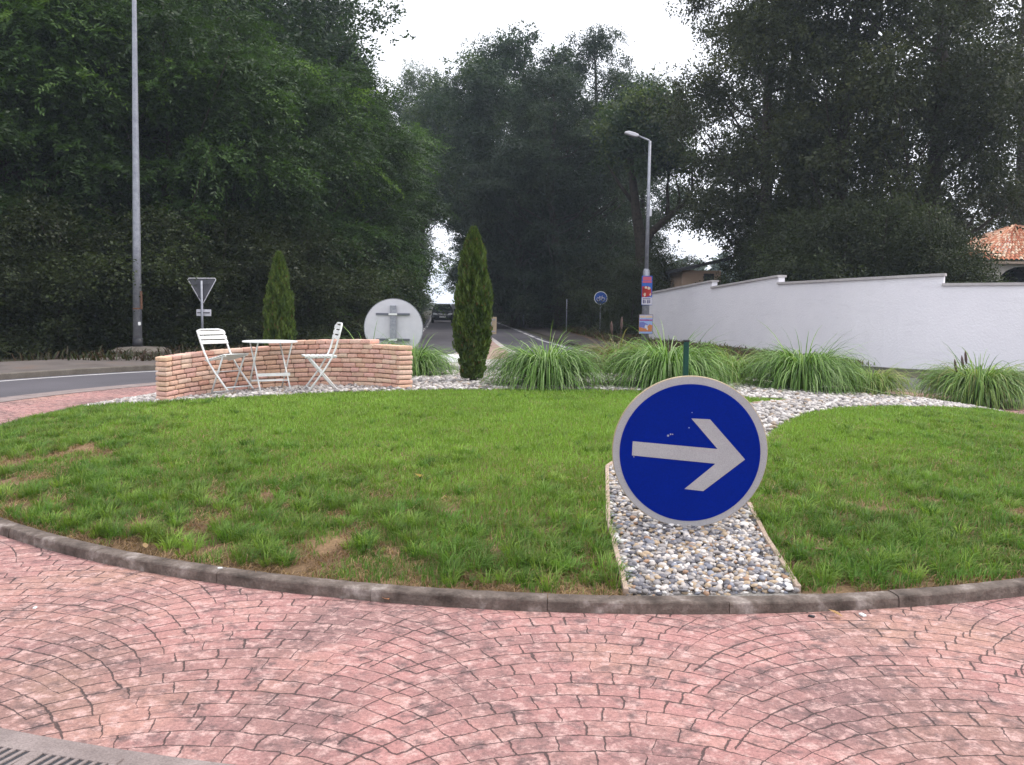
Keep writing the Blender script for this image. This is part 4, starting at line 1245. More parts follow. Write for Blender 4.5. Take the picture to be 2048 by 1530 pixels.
def car(name, loc, rz, paint, label):
    """front towards local -Y; length along Y"""
    e = empty(name, loc, label, 'car', None, rz)
    st = [  # y, half width low, half width belt, z bottom, z belt, half width roof, z roof
        (-1.95, 0.66, 0.62, 0.34, 0.62, 0.60, 0.64), (-1.85, 0.78, 0.74, 0.24, 0.72, 0.70, 0.76), (-1.45, 0.84, 0.81, 0.22, 0.84, 0.74, 0.90),
        (-0.95, 0.85, 0.83, 0.22, 0.93, 0.74, 1.0), (-0.25, 0.86, 0.84, 0.22, 0.96, 0.62, 1.42), (0.2, 0.86, 0.84, 0.22, 0.97, 0.60, 1.49),
        (1.0, 0.86, 0.84, 0.22, 0.98, 0.59, 1.48), (1.55, 0.85, 0.83, 0.24, 0.98, 0.57, 1.40), (1.88, 0.8, 0.8, 0.28, 0.97, 0.62, 1.02), (1.98, 0.72, 0.74, 0.36, 0.85, 0.6, 0.88)]
    m = MB(); vs = []; fs = []; k = 10
    for y, wl, wb, z0, zb_, wr, zr in st:
        half_ = [(wl * 0.85, z0), (wl, z0 + 0.12), (wb + 0.02, (z0 + zb_) / 2), (wb, zb_), (wr, zr)]
        vs += [(-a, y, z) for a, z in half_] + [(a, y, z) for a, z in half_[::-1]]
    for i_ in range(len(st) - 1):
        for q in range(k):
            q2 = (q + 1) % k
            fs.append((i_ * k + q, i_ * k + q2, (i_ + 1) * k + q2, (i_ + 1) * k + q))
    fs += [tuple(range(k))[::-1], tuple((len(st) - 1) * k + q for q in range(k))]
    m.add(vs, fs); b = m.build('body', paint, e, 'auto', bevel=0.03)
    m = MB(); m.add([(-0.69, -0.93, 1.0), (0.69, -0.93, 1.0), (0.585, -0.27, 1.415), (-0.585, -0.27, 1.415)], [(0, 1, 2, 3)])
    n2 = Vector((0, -0.5, 0.85)).normalized() * 0.02
    m.v = [tuple(Vector(v) + n2) for v in m.v] + m.v
    m.f = [(0, 1, 2, 3), (0, 4, 5, 1), (1, 5, 6, 2), (2, 6, 7, 3), (3, 7, 4, 0)]
    m.build('windscreen', GLASS_, e)
    for s in (-1, 1):
        m = MB()
        q = [(s * 0.845, -0.5, 0.99), (s * 0.845, 1.4, 1.0), (s * 0.61, 1.3, 1.38), (s * 0.63, -0.15, 1.4)]
        m.add(q + [(a - s * 0.05, b_, c) for a, b_, c in q], [(0, 1, 2, 3), (0, 4, 5, 1), (1, 5, 6, 2), (2, 6, 7, 3), (3, 7, 4, 0)])
        m.build('side_window', GLASS_, e)
        m = MB(); m.prism([(s * 0.38, 0.62), (s * 0.74, 0.66), (s * 0.76, 0.78), (s * 0.6, 0.8), (s * 0.42, 0.73)], (0, -1.90, 0), (1, 0, 0), (0, 0, 1), 0.06 if True else 0)
        m.build('headlight', LIGHTM, e)
        m = MB(); m.box((s * 0.97, -0.62, 1.03), (0.2, 0.1, 0.14)); m.build('mirror', paint, e, bevel=0.03)
        for y in (-1.25, 1.25):
            rotm = Matrix.Rotation(R(90), 3, 'Y')
            m = MB(); m.lathe([(0.18, -0.1), (0.29, -0.1), (0.31, -0.06), (0.31, 0.06), (0.29, 0.1), (0.18, 0.1)], 24, (s * 0.78, y, 0.31), rotm)
            wv = m.build('wheel', TYRE, e, 'auto')
            m = MB(); m.lathe([(0.04, -0.08), (0.19, -0.09), (0.19, 0.09), (0.04, 0.08)], 20, (s * 0.79, y, 0.31), rotm)
            m.build('rim', CARG, wv, 'auto')
    m = MB()
    for z in (0.64, 0.68, 0.72):
        m.box((0, -1.945, z), (0.66, 0.05, 0.018))
    m.build('grille', CHROME, e)
    MB().box((0, -1.965, 0.49), (0.5, 0.03, 0.11)).build('number_plate', PLATEM, e)
    MB().box((0, -1.95, 0.33), (1.1, 0.06, 0.13)).build('air_intake', TYRE, e, bevel=0.02)
    MB().box((0, 1.97, 0.62), (0.52, 0.03, 0.11)).build('number_plate', PLATEM, e)
    for s in (-1, 1):
        MB().box((s * 0.66, 1.93, 0.8), (0.16, 0.08, 0.22)).build('tail_light', PRED, e, bevel=0.02)
    MB().box((0, 0.2, 0.95), (1.2, 1.6, 0.05)).build('dashboard', DARKM, e)
    return e
pc = gr(884.5, 647); pc = Vector((at(885, 640, 74).x, 74, 0))
car('oncoming_car', pc, R(4.5), CARP, 'dark hatchback car coming towards the roundabout in the left lane')
p2 = at(916, 620, 92)
car('departing_car', Vector((p2.x, p2.y, 0)), R(184.5), CARG, 'grey car driving away, almost hidden behind the tall cypress')

# ------------------------------------------------------------------ ornamental grasses
def fountain_grass(seed, nb, Lr, spread, cols, plumes=0):
    g = np.random.default_rng(seed)
    n = int(nb * 1.8)
    seg = 7
    az = g.uniform(0, 2 * np.pi, n); r0 = g.uniform(0, 0.14, n) * spread
    L = g.uniform(*Lr, n)
    el = np.pi / 2 - np.abs(g.normal(0, 0.5, n)) - 0.1
    curve = g.uniform(2.3, 4.2, n) * np.where(g.random(n) < 0.03, 0.35, 1)
    L = L * 1.22; wd = g.uniform(0.01, 0.019, n)
    P = np.stack([np.cos(az) * r0, np.sin(az) * r0, np.zeros(n)], -1)
    pts = [P.copy()]
    for s in range(seg):
        a = np.maximum(el - curve * ((s + 0.5) / seg) ** 1.9, -1.45)
        stp = (L / seg)[:, None] * np.stack([np.cos(az) * np.cos(a), np.sin(az) * np.cos(a), np.sin(a)], -1)
        P = P + stp
        P[:, 2] = np.maximum(P[:, 2], 0.01 + 0.02 * g.random(n))
        pts.append(P.copy())
    pts = np.stack(pts, 1)
    side = np.stack([-np.sin(az + g.normal(0, .5, n)), np.cos(az), g.normal(0, 0.2, n)], -1)
    tap = np.array([0.7, 1, 1, 0.95, 0.85, 0.65, 0.4, 0.08])[None, :, None]
    sv = side[:, None] * (wd / 2)[:, None, None] * tap
    V = np.stack([pts - sv, pts + sv], 2).reshape(n, -1, 3)
    f = np.array([[2 * s, 2 * s + 1, 2 * s + 3, 2 * s + 2] for s in range(seg)])
    F = (f[None] + (np.arange(n) * 2 * (seg + 1))[:, None, None]).reshape(-1, 4)
    c = np.array(cols)[g.integers(0, len(cols), n)] * g.uniform(0.75, 1.25, (n, 1))
    C = np.repeat(c, 2 * (seg + 1), 0)
    return V.reshape(-1, 3), F, C
GC1 = [(0.1, 0.2, 0.04), (0.15, 0.27, 0.06), (0.22, 0.34, 0.1), (0.07, 0.13, 0.035), (0.32, 0.42, 0.2)]
GC2 = [(0.17, 0.26, 0.06), (0.22, 0.31, 0.08), (0.13, 0.2, 0.05), (0.3, 0.3, 0.12)]
GC3 = [(0.16, 0.17, 0.07), (0.13, 0.18, 0.06), (0.22, 0.18, 0.09), (0.2, 0.13, 0.08)]
SEED = mottled('seed_head', (0.08, 0.05, 0.045), (0.13, 0.09, 0.08), 30, 0.95)
def ograss(px, py, d, seed, nb, Lr, sp, cols, label, plumes=(), sc=1.0):
    if d is None:
        p = dome(px, py)
    else:
        p = at(px, py, d); p.z = float(zdome(p.x, p.y))
    e = empty('ornamental_grass', p, label, 'ornamental grass', 'ornamental grasses on the island')
    V, F, C = fountain_grass(seed, nb, Lr, sp, cols)
    fast('blades', V * sc * np.array([0.93, 0.93, 0.82]), F, GRASS, C, e)
    for a, b_, h in plumes:
        m = MB(); m.tube([(a * 0.3, b_ * 0.3, 0.1), (a * 0.7, b_ * 0.7, h * 0.6), (a, b_, h)], 0.004, 5)
        m.tube([(a, b_, h - 0.02), (a * 1.06, b_, h + 0.05), (a * 1.12, b_, h + 0.14), (a * 1.15, b_, h + 0.2)], [0.012, 0.024, 0.02, 0.006], 8)
        m.build('seed_head', SEED, e, True)
ograss(1092, 772, None, 21, 900, (0.75, 1.15), 1.5, GC1, 'dense arching grass clump just right of the tall cypress')
ograss(1235, 742, 16.2, 22, 500, (0.8, 1.2), 1.2, GC3, 'brownish sparse grass clump between the two big clumps left of the blue sign', ((-0.1, 0.1, 0.72), (0.05, 0, 0.8)), 0.95)
ograss(1335, 774, None, 23, 1000, (0.85, 1.25), 1.6, GC1, 'large arching grass clump directly above the blue sign')
ograss(1465, 768, 14.2, 24, 450, (0.55, 0.9), 1.2, GC2, 'small light green grass clump right of the green post')
ograss(1605, 780, None, 25, 1000, (0.8, 1.2), 1.6, GC1, 'large arching grass clump before the middle of the white wall')
ograss(1742, 780, 13.6, 26, 450, (0.5, 0.8), 1.2, GC2, 'low yellow green grass clump right of the largest middle clumps')
ograss(1955, 808, None, 27, 1000, (0.75, 1.15), 1.5, GC1 + GC2, 'arching grass clump with dark seed heads at the right edge', ((-0.27, 0.0, 0.62), (-0.2, 0.05, 0.7), (-0.33, 0.1, 0.55)), 1.2)
ograss(826, 752, 14.6, 28, 600, (0.6, 1.0), 1.2, GC1, 'grass clump tucked against the right end of the brick wall')
ograss(738, 745, 14.4, 29, 500, (0.8, 1.15), 1.3, GC1, 'grass clump behind the brick wall, before the round sign back')
# ------------------------------------------------------------------ columnar cypresses
def cypress(px, py, d, h, label, rmax, seed, tintmul=1.0):
    g = np.random.default_rng(seed)
    p = at(px, py, d); p.z = float(zdome(p.x, p.y))
    e = empty('cypress', p, label, 'cypress tree', 'columnar cypresses on the island')
    n = 34000
    t = g.uniform(0.01, 1, n)
    prof = np.interp(t, [0, 0.06, 0.2, 0.35, 0.55, 0.75, 0.88, 0.95, 1.0], [0.5, 0.62, 0.88, 1.0, 0.95, 0.72, 0.46, 0.3, 0.1]) * rmax
    az = g.uniform(0, 2 * np.pi, n)
    lump = 1 + 0.13 * np.sin(az * 5 + t * 9 + seed) * np.sin(t * 31 + az * 3) + 0.22 * (vnoise(az * 3.0, t * 14, 1.0, seed) - 0.5) + 0.3 * (vnoise(az * 8, t * 34, 1.0, seed + 1) - 0.5)
    rad = prof * lump * np.sqrt(g.uniform(0.45, 1.0, n))
    c = np.stack([np.cos(az) * rad, np.sin(az) * rad, 0.05 + t * (h - 0.08)], -1)
    out = np.stack([np.cos(az), np.sin(az), np.zeros(n)], -1)
    tdir = np.array([0, 0, 1.0]) * g.uniform(0.7, 1.2, n)[:, None] + out * g.uniform(0.0, 0.7, n)[:, None] + g.normal(0, 0.25, (n, 3))
    tdir /= np.linalg.norm(tdir, axis=1)[:, None]
    sd = np.cross(tdir, g.normal(0, 1, (n, 3))); sd /= np.linalg.norm(sd, axis=1)[:, None]
    L = g.uniform(0.035, 0.085, n)[:, None]; w = g.uniform(0.014, 0.03, n)[:, None]
    V = np.stack([c - tdir * L / 2, c + sd * w / 2, c + tdir * L / 2, c - sd * w / 2], 1).reshape(-1, 3)
    F = np.arange(n * 4).reshape(-1, 4)
    k = vnoise(az * 4, t * 22, 1.0, seed + 4)[:, None]
    col = (np.array([0.035, 0.065, 0.018]) * (1 - k) + np.array([0.12, 0.165, 0.04]) * k) * g.uniform(0.6, 1.4, (n, 1)) * tintmul
    br = (g.random(n) < 0.03)[:, None]
    col = np.where(br, np.array([0.15, 0.09, 0.045]), col)
    fast('foliage', V, F, LEAF, np.repeat(col, 4, 0), e)
    m = MB(); m.tube([(0, 0, -0.05), (0.01, 0, h * 0.4), (0, 0, h * 0.93)], [0.05, 0.04, 0.008], 8)
    m.build('trunk', BARK, e, True)
cypress(945, 771, 13.2, 2.22, 'tall dark columnar cypress standing in gravel right of the brick wall', 0.262, 31)
cypress(560, 775, 15.2, 2.14, 'slimmer lighter cypress rising behind the brick wall', 0.235, 32, 1.15)

# ------------------------------------------------------------------ trees
def tree_mesh(seed, H, cb, rad, nclump, nleaf, leaf, cr, flat, cols, trunk_r=0.28, droop=0.25, shape='round', shell=0.55, limbs=0.3, lean=0.0, spray=(8, 0.45, 0.09)):
    """returns (trunk mesh, crown mesh). H total height, cb crown base height, rad crown radius"""
    g = np.random.default_rng(seed)
    # trunk path
    npt = 8
    zz = np.linspace(0, H * 0.93, npt)
    wob = np.cumsum(g.normal(0, 0.16, (npt, 2)), 0) * (H / 16); wob[0] = 0; wob[1] *= 0.3
    tp = np.stack([wob[:, 0] + lean * zz, wob[:, 1], zz], -1)
    m = MB()
    m.tube([tuple(q) for q in tp], [trunk_r * (1.25 if i_ == 0 else 1) * (1 - 0.9 * i_ / (npt - 1)) + 0.02 for i_ in range(npt)], 9)
    # clumps
    cl_ = []
    while len(cl_) < nclump:
        s = g.random()
        if shape == 'round': pr = (1 - abs(2 * s - 1) ** 2.4) ** 0.6
        elif shape == 'low': pr = np.interp(s, [0, 0.15, 0.4, 0.7, 1], [0.75, 0.95, 1.0, 0.75, 0.25])
        else: pr = np.interp(s, [0, 0.3, 0.65, 0.85, 1], [0.55, 0.9, 1.0, 0.75, 0.3])
        if g.random() > pr ** 1.2 + 0.1: continue
        a = g.uniform(0, 6.283); rr_ = rad * pr * (shell + (1 - shell) * g.random() ** 0.7) * g.uniform(0.82, 1.12)
        if g.random() < 0.22: rr_ *= g.random()
        z = cb + s * (H - cb)
        t_ = np.array([np.interp(z, zz, tp[:, k]) for k in (0, 1)])
        cl_.append((t_[0] + rr_ * math.cos(a), t_[1] + rr_ * math.sin(a), z, rr_, a))
    cl_ = np.array(cl_)
    for q in cl_:
        if g.random() < limbs:
            z0 = max(cb * 0.75, q[2] - q[3] * g.uniform(0.35, 0.85) - 0.4)
            z0 = min(z0, H * 0.9)
            t_ = [np.interp(z0, zz, tp[:, k]) for k in (0, 1)]
            mx_ = ((t_[0] + q[0]) / 2, (t_[1] + q[1]) / 2, (z0 + q[2]) / 2 - 0.12 * q[3] + g.normal(0, 0.15))
            r0 = trunk_r * 0.26 * (1 - 0.7 * z0 / H)
            m.tube([(t_[0], t_[1], z0), mx_, (q[0], q[1], q[2])], [r0, r0 * 0.65, 0.018], 6)
    tm = bpy.data.meshes.new('trunk'); tm.from_pydata(m.v, [], m.f); tm.materials.append(BARK)
    tm.polygons.foreach_set('use_smooth', [True] * len(tm.polygons)); tm.update()
    # leaves
    K = len(cl_); crad = cr * g.uniform(0.6, 1.4, K)
    m_, slen, loose = spray
    cnt = np.maximum(2, (nleaf * (crad / cr) ** 2 * g.uniform(0.7, 1.3, K) / m_).astype(int))
    si = np.repeat(np.arange(K), cnt); ns_ = len(si)          # sprays (twigs), each carrying m_ leaves
    d = g.normal(0, 1, (ns_, 3)); d /= np.linalg.norm(d, axis=1)[:, None]
    ph = g.uniform(0, 6.28, (K, 3))[si]
    lob = 1 + 0.28 * np.sin(d[:, 0] * 4 + ph[:, 0]) + 0.25 * np.sin(d[:, 1] * 5 + ph[:, 1]) + 0.2 * np.sin(d[:, 2] * 6 + ph[:, 2])
    rr_ = crad[si] * g.random(ns_) ** 0.45 * lob
    sc_ = cl_[si, :3] + d * rr_[:, None] * np.array([1, 1, flat])
    ho = np.stack([np.cos(cl_[si, 4]), np.sin(cl_[si, 4]), np.zeros(ns_)], -1)
    sc_[:, 2] -= droop * (rr_ ** 2) / np.maximum(crad[si], 0.1) * 0.9
    sd_ = d * [1, 1, 0.4] + ho * 0.6 + g.normal(0, 0.35, (ns_, 3)); sd_[:, 2] -= droop * 0.9
    sd_ /= np.linalg.norm(sd_, axis=1)[:, None]
    nrm_ = np.array([0, 0, 1.0]) + g.normal(0, 0.4, (ns_, 3)) + d * 0.35
    sw_ = np.cross(nrm_, sd_); sw_ /= np.linalg.norm(sw_, axis=1)[:, None] + 1e-6
    sl_ = slen * g.uniform(0.6, 1.3, ns_)
    idx = np.repeat(si, m_); q = np.repeat(np.arange(ns_), m_); n = len(idx)
    t_ = np.tile(np.linspace(0.05, 1, m_), ns_); sg_ = np.tile(np.where(np.arange(m_) % 2, 1.0, -1.0), ns_)
    c = sc_[q] + sd_[q] * (sl_[q] * t_)[:, None] + g.normal(0, loose, (n, 3))
    c[:, 2] -= droop * 0.5 * sl_[q] * t_ ** 2
    tdir = sd_[q] * 0.65 + sw_[q] * (sg_ * 0.8)[:, None] + g.normal(0, 0.25 + loose * 2, (n, 3))
    tdir /= np.linalg.norm(tdir, axis=1)[:, None]
    sd = np.cross(nrm_[q] + g.normal(0, 0.35, (n, 3)), tdir); sd /= np.linalg.norm(sd, axis=1)[:, None] + 1e-6
    L = (leaf[0] * g.uniform(0.7, 1.25, n) * (1.05 - 0.35 * t_))[:, None]; w = (leaf[1] * g.uniform(0.75, 1.25, n))[:, None]
    c = c + tdir * L * 0.45
    V = np.stack([c - tdir * L / 2, c + sd * w / 2 - tdir * L * 0.05, c + tdir * L / 2, c - sd * w / 2 - tdir * L * 0.05], 1).reshape(-1, 3)
    F = np.arange(n * 4).reshape(-1, 4)
    cols = np.array(cols)
    kc = g.random(K)[idx] ** 1.9 * 0.6 + (g.random(ns_) ** 2.2)[q] * 0.32 + g.random(n) * 0.08
    ci = kc * (len(cols) - 1.001); lo = ci.astype(int); fr = (ci - lo)[:, None]
    col = (cols[lo] * (1 - fr) + cols[lo + 1] * fr) * g.uniform(0.8, 1.2, (n, 1))
    cm = fast_mesh('crown', V, F, LEAF, np.repeat(col, 4, 0))
    return tm, cm, n

OAK2 = [(0.028, 0.034, 0.018), (0.04, 0.048, 0.022), (0.058, 0.068, 0.027), (0.105, 0.11, 0.038)]
LGT = [(0.05, 0.085, 0.025), (0.07, 0.11, 0.035), (0.09, 0.13, 0.04)]
ACA = [(0.022, 0.04, 0.013), (0.034, 0.064, 0.017), (0.06, 0.118, 0.026), (0.18, 0.28, 0.05)]
OAK = [(0.022, 0.04, 0.02), (0.03, 0.054, 0.024), (0.044, 0.074, 0.028), (0.085, 0.115, 0.036)]
DRK = [(0.022, 0.036, 0.024), (0.03, 0.048, 0.03), (0.042, 0.062, 0.034), (0.065, 0.08, 0.04)]
LGT = [(0.05, 0.085, 0.025), (0.07, 0.11, 0.035), (0.09, 0.13, 0.04)]
SHB = [(0.026, 0.034, 0.013), (0.038, 0.05, 0.017), (0.05, 0.072, 0.022)]
PROTO = {
    'acacia0': tree_mesh(101, 13, 1.2, 4.6, 105, 800, (0.2, 0.07), 0.95, 0.34, ACA, 0.22, 0.35, 'low', 0.7, spray=(14, 0.8, 0.02)),
    'acacia1': tree_mesh(102, 13, 1.6, 4.6, 105, 800, (0.2, 0.07), 1.0, 0.34, ACA, 0.22, 0.4, 'round', 0.7, spray=(14, 0.8, 0.02)),
    'oak0': tree_mesh(111, 20, 3.5, 6.0, 150, 800, (0.21, 0.135), 1.25, 0.62, OAK, 0.4, 0.12, 'broad'),
    'oak1': tree_mesh(112, 20, 2.5, 6.0, 150, 800, (0.21, 0.135), 1.3, 0.62, OAK, 0.4, 0.12, 'round'),
    'dark0': tree_mesh(121, 20, 2.0, 6.0, 190, 700, (0.18, 0.1), 1.1, 0.5, DRK, 0.42, 0.3, 'low', 0.6),
    'airy0': tree_mesh(131, 22, 3.5, 6.2, 105, 900, (0.18, 0.12), 1.3, 0.65, OAK2, 0.5, 0.1, 'round', 0.45, 0.3),
    'airy1': tree_mesh(132, 22, 3.0, 6.2, 95, 900, (0.18, 0.12), 1.3, 0.65, OAK2, 0.5, 0.1, 'low', 0.45, 0.3),
    'high0': tree_mesh(113, 22, 8.5, 6.0, 130, 800, (0.19, 0.125), 1.4, 0.75, OAK + LGT[1:2], 0.4, 0.12, 'round'),
    'light0': tree_mesh(141, 15, 2.0, 5.0, 60, 300, (0.35, 0.22), 1.5, 0.75, LGT, 0.3, 0.12, 'round'),
    'bush0': tree_mesh(151, 5, 0.2, 2.6, 30, 800, (0.13, 0.08), 0.9, 0.75, SHB, 0.08, 0.12, 'low', 0.5),
    'bush1': tree_mesh(152, 5, 0.1, 2.6, 30, 800, (0.14, 0.065), 0.95, 0.6, SHB, 0.08, 0.3, 'low', 0.5),
}
PH = {'acacia': (13, 4.6), 'oak': (20, 6.0), 'dark': (20, 6.0), 'airy': (22, 6.2), 'high': (22, 6.0), 'light': (15, 5.0), 'bush': (5, 2.6)}
print('leaves', {k: v[2] for k, v in PROTO.items()})
LEFTW = 'trees of the wood left of the road'
ROADW = 'trees along the right side of the road ahead'
RIGHTW = 'trees behind the white wall'
def plant(kind, px, d, H, r, rot, label, group, cat='tree', name=None):
    tm, cm, _ = PROTO[kind]
    base_h, base_r = PH[kind[:-1]]
    x = at(px, 640, d).x
    e = empty(name or {'acacia': 'acacia_tree', 'oak': 'oak_tree', 'dark': 'dark_tree', 'airy': 'oak_tree', 'high': 'oak_tree', 'light': 'distant_tree', 'bush': 'bush'}[kind[:-1]], (x, d, -0.02), label, cat, group, R(rot))
    e.scale = (r / base_r, r / base_r, H / base_h)
    for nm, me in (('trunk', tm), ('crown', cm)):
        o = bpy.data.objects.new(nm, me); COL.objects.link(o); o.parent = e
    return e
L1 = 'feathery green tree in the dense edge of the left wood'
L2 = 'tall dark tree rising behind the feathery edge of the left wood'
T = [
    ('acacia0', -90, 29, 13, 4.8, 10, L1, LEFTW), ('acacia1', 40, 30.5, 13.5, 4.4, 80, L1, LEFTW), ('acacia0', 190, 31.5, 12.5, 4.4, 150, L1, LEFTW),
    ('acacia1', 340, 32.5, 13, 4.3, 200, L1, LEFTW), ('acacia0', 470, 35, 12.5, 4.2, 260, L1, LEFTW), ('acacia1', 590, 38, 12, 4.2, 310, L1, LEFTW),
    ('acacia0', 690, 43, 12.2, 4.4, 40, L1, LEFTW), ('acacia1', 728, 50, 12.6, 3.7, 120, 'feathery green tree at the right end of the left wood, overhanging the road', LEFTW),
    ('oak1', 20, 41, 20, 6.2, 30, L2, LEFTW), ('oak0', 200, 43, 20, 6.2, 90, L2, LEFTW), ('oak1', 380, 45, 20, 6.0, 170, L2, LEFTW),
    ('oak0', 520, 48, 20.5, 6.2, 230, L2, LEFTW), ('oak1', 512, 54, 22, 5.2, 300, L2, LEFTW),
    ('oak0', 682, 60, 18.3, 2.9, 20, 'tall dark tree topping the right end of the left wood against the sky', LEFTW),
    ('oak1', -60, 54, 21, 7, 60, L2, LEFTW), ('oak0', 300, 58, 22, 7, 140, L2, LEFTW), ('oak1', 480, 64, 22, 7, 10, L2, LEFTW),
    ('high0', 832, 92, 24, 4.4, 20, 'slender tree filling the gap left of the central trees', ROADW),
    ('dark0', 722, 78, 19, 5.2, 200, 'dark tree overhanging the left side of the road far ahead', LEFTW), ('oak1', 758, 102, 19.5, 5.6, 240, 'distant tree left of the road, above the oncoming car', LEFTW), ('oak0', 778, 140, 16, 6, 300, 'farthest tree on the left of the road, small and pale', LEFTW),
    # right of the road
    ('high0', 960, 84, 23.0, 6.2, 60, 'tall tree right of the road whose light top stands against the sky', ROADW),
    ('oak1', 1040, 72, 21.5, 5.8, 130, 'tall oak in the middle of the central trees, with a rounded pale top', ROADW),
    ('dark0', 1120, 60, 16.5, 5.2, 190, 'soft greyish dark tree in front of the central trees', ROADW),
    ('dark0', 1195, 66, 20.5, 5.0, 250, 'tallest dark tree right of centre, ragged top against sky', ROADW),
    ('high0', 1262, 76, 19.5, 4.4, 310, 'tree behind the right street lamp, filling the dip in the skyline', ROADW),
    ('dark0', 1030, 62, 13, 4.0, 80, 'dark lower tree just right of the tall cypress', ROADW),
    ('oak1', 1012, 108, 19, 6.2, 40, 'distant tree bending over the right of the road', ROADW), ('light0', 962, 135, 11, 4.6, 110, 'paler green tree beside the road, left of the cypress top', ROADW),
    ('light0', 956, 190, 12, 5.5, 200, 'farthest pale tree closing the right side of the road', ROADW),
    ('oak1', 1160, 90, 19, 7, 20, 'dark tree filling the gap behind the central trees', ROADW),
    # right, behind the wall
    ('airy0', 1532, 43, 21, 4.6, 40, 'large dark tree at the left of the group behind the white wall', RIGHTW),
    ('airy1', 1660, 41, 22, 5.6, 120, 'large oak behind the wall with thick forked trunk, sky showing through', RIGHTW),
    ('airy0', 1840, 39, 22, 5.2, 220, 'large oak with straight dark trunk behind the wall, right of the forked one', RIGHTW),
    ('airy1', 2035, 53, 23, 6.2, 300, 'large tree at the right edge above the tiled villa roof', RIGHTW),
    ('airy1', 1570, 52, 20, 5.5, 10, 'dark tree standing in the second row, between the nearer trees behind the white wall', RIGHTW),
]
for a in T:
    plant(*a)
# the tree with a big forked limb behind the street lamp
def limb_tree():
    d = 54
    b = at(1283, 650, d); b.z = 0
    e = empty('oak_tree', b, 'tree with a thick bare limb forking right, behind the right street lamp', 'tree', ROADW)
    q = lambda px, py, dy=0: at(px, py, d + dy) - b
    m = MB()
    m.tube([q(1283, 665), q(1284, 560), q(1283, 490), q(1272, 420), q(1262, 330), q(1255, 250)], [0.5, 0.42, 0.36, 0.27, 0.2, 0.1], 12)
    m.tube([q(1283, 500), q(1303, 465), q(1330, 440), q(1352, 420), q(1372, 402), q(1385, 380), q(1384, 340)], [0.25, 0.22, 0.2, 0.17, 0.14, 0.1, 0.05], 10)
    m.tube([q(1335, 436), q(1336, 405), q(1334, 375), q(1342, 330)], [0.13, 0.1, 0.08, 0.03], 8)
    m.tube([q(1360, 412), q(1358, 385), q(1350, 350)], [0.08, 0.06, 0.02], 7)
    m.tube([q(1270, 410), q(1240, 370), q(1215, 330)], [0.15, 0.1, 0.03], 7)
    m.build('trunk', BARK, e, True)
    g = np.random.default_rng(77)
    cen = []
    for k in range(70):
        px = g.normal(1296, 42); py = g.uniform(190, 335)
        if px > 1400 or px < 1190: continue
        cen.append(tuple(q(px, py, g.uniform(-2.5, 2.5))))
    for px, py in ((1398, 345), (1345, 322), (1382, 325)):
        cen.append(tuple(q(px, py, 0)))
    cen = np.array(cen); K = len(cen)
    idx = np.repeat(np.arange(K), 260); n = len(idx)
    dd = g.normal(0, 0.55, (n, 3)) * [1, 1, 0.7]
    c = cen[idx] + dd * g.uniform(0.6, 1.4, (K, 1))[idx]
    t = g.normal(0, 1, (n, 3)); t /= np.linalg.norm(t, axis=1)[:, None]
    s = np.cross(t, np.array([0, 0, 1]) + g.normal(0, 0.6, (n, 3))); s /= np.linalg.norm(s, axis=1)[:, None] + 1e-6
    L = g.uniform(0.14, 0.3, n)[:, None]; w = g.uniform(0.1, 0.18, n)[:, None]
    V = np.stack([c - t * L / 2, c + s * w / 2, c + t * L / 2, c - s * w / 2], 1).reshape(-1, 3)
    col = np.array(OAK)[g.integers(0, 4, K)][idx] * g.uniform(0.75, 1.25, (n, 1))
    fast('crown', V, np.arange(n * 4).reshape(-1, 4), LEAF, np.repeat(col, 4, 0), e)
limb_tree()
# bushes
BG = 'bushes behind the white wall'; BL = 'undergrowth bushes along the left wood'; BR = 'bushes on the right verge of the road ahead'
bl = 'dark leafy bush in the undergrowth below the left wood'
for i_, (px, d, H, r) in enumerate([(-60, 25.5, 3.6, 2.2), (30, 26, 3.2, 2.0), (120, 27, 4.2, 2.4), (215, 27.5, 3.4, 2.2), (300, 28, 4.0, 2.3), (380, 29, 3.4, 2.2), (460, 30, 4.2, 2.4),
                                    (540, 31.5, 3.6, 2.3), (610, 33, 4.2, 2.4), (670, 36, 3.8, 2.3), (720, 40, 4, 2.4), (735, 45, 4.2, 2.4), (742, 53, 4.5, 2.5), (752, 64, 5, 2.8), (800, 84, 3.4, 2.0), (822, 102, 2.8, 1.5), (838, 128, 3, 1.4), (847, 165, 3.4, 1.6)]):
    plant('bush%d' % (i_ % 2), px, d, H, r, i_ * 67, bl, BL, 'bush')
bw_ = 'dark shrub showing above the white wall under the big oaks'
for i_, (px, d, H, r) in enumerate([(1508, 42, 4.4, 1.8), (1545, 39, 5.2, 2.4), (1610, 36, 5.0, 2.3), (1690, 34, 5.4, 2.4), (1770, 33, 5.2, 2.3), (1850, 31.5, 4.8, 2.0), (1905, 33, 3.9, 1.6), (1560, 46, 6.5, 2.8), (1650, 46, 7, 3), (1750, 46, 7, 3), (1850, 46, 6.5, 3)]):
    plant('bush%d' % (i_ % 2), px, d, H, r, i_ * 83 + 20, bw_, BG, 'bush')
br_ = 'dense green shrub on the leafy verge between road and white wall'
for i_, (px, d, H, r) in enumerate([(1235, 50, 3.6, 1.8), (1265, 46, 3.8, 1.7), (1325, 50, 4.4, 1.6), (1360, 60, 4.6, 2.1), (1180, 56, 4.4, 2.4), (1110, 62, 4.5, 2.6), (1050, 70, 4.8, 2.8), (1010, 84, 5, 3), (1290, 60, 4.4, 2.4), (1230, 66, 6.5, 3.2), (1150, 72, 6.5, 3.5), (1085, 84, 7, 4)]):
    plant('bush%d' % (i_ % 2), px, d, H, r, i_ * 51 + 5, br_, BR, 'bush')
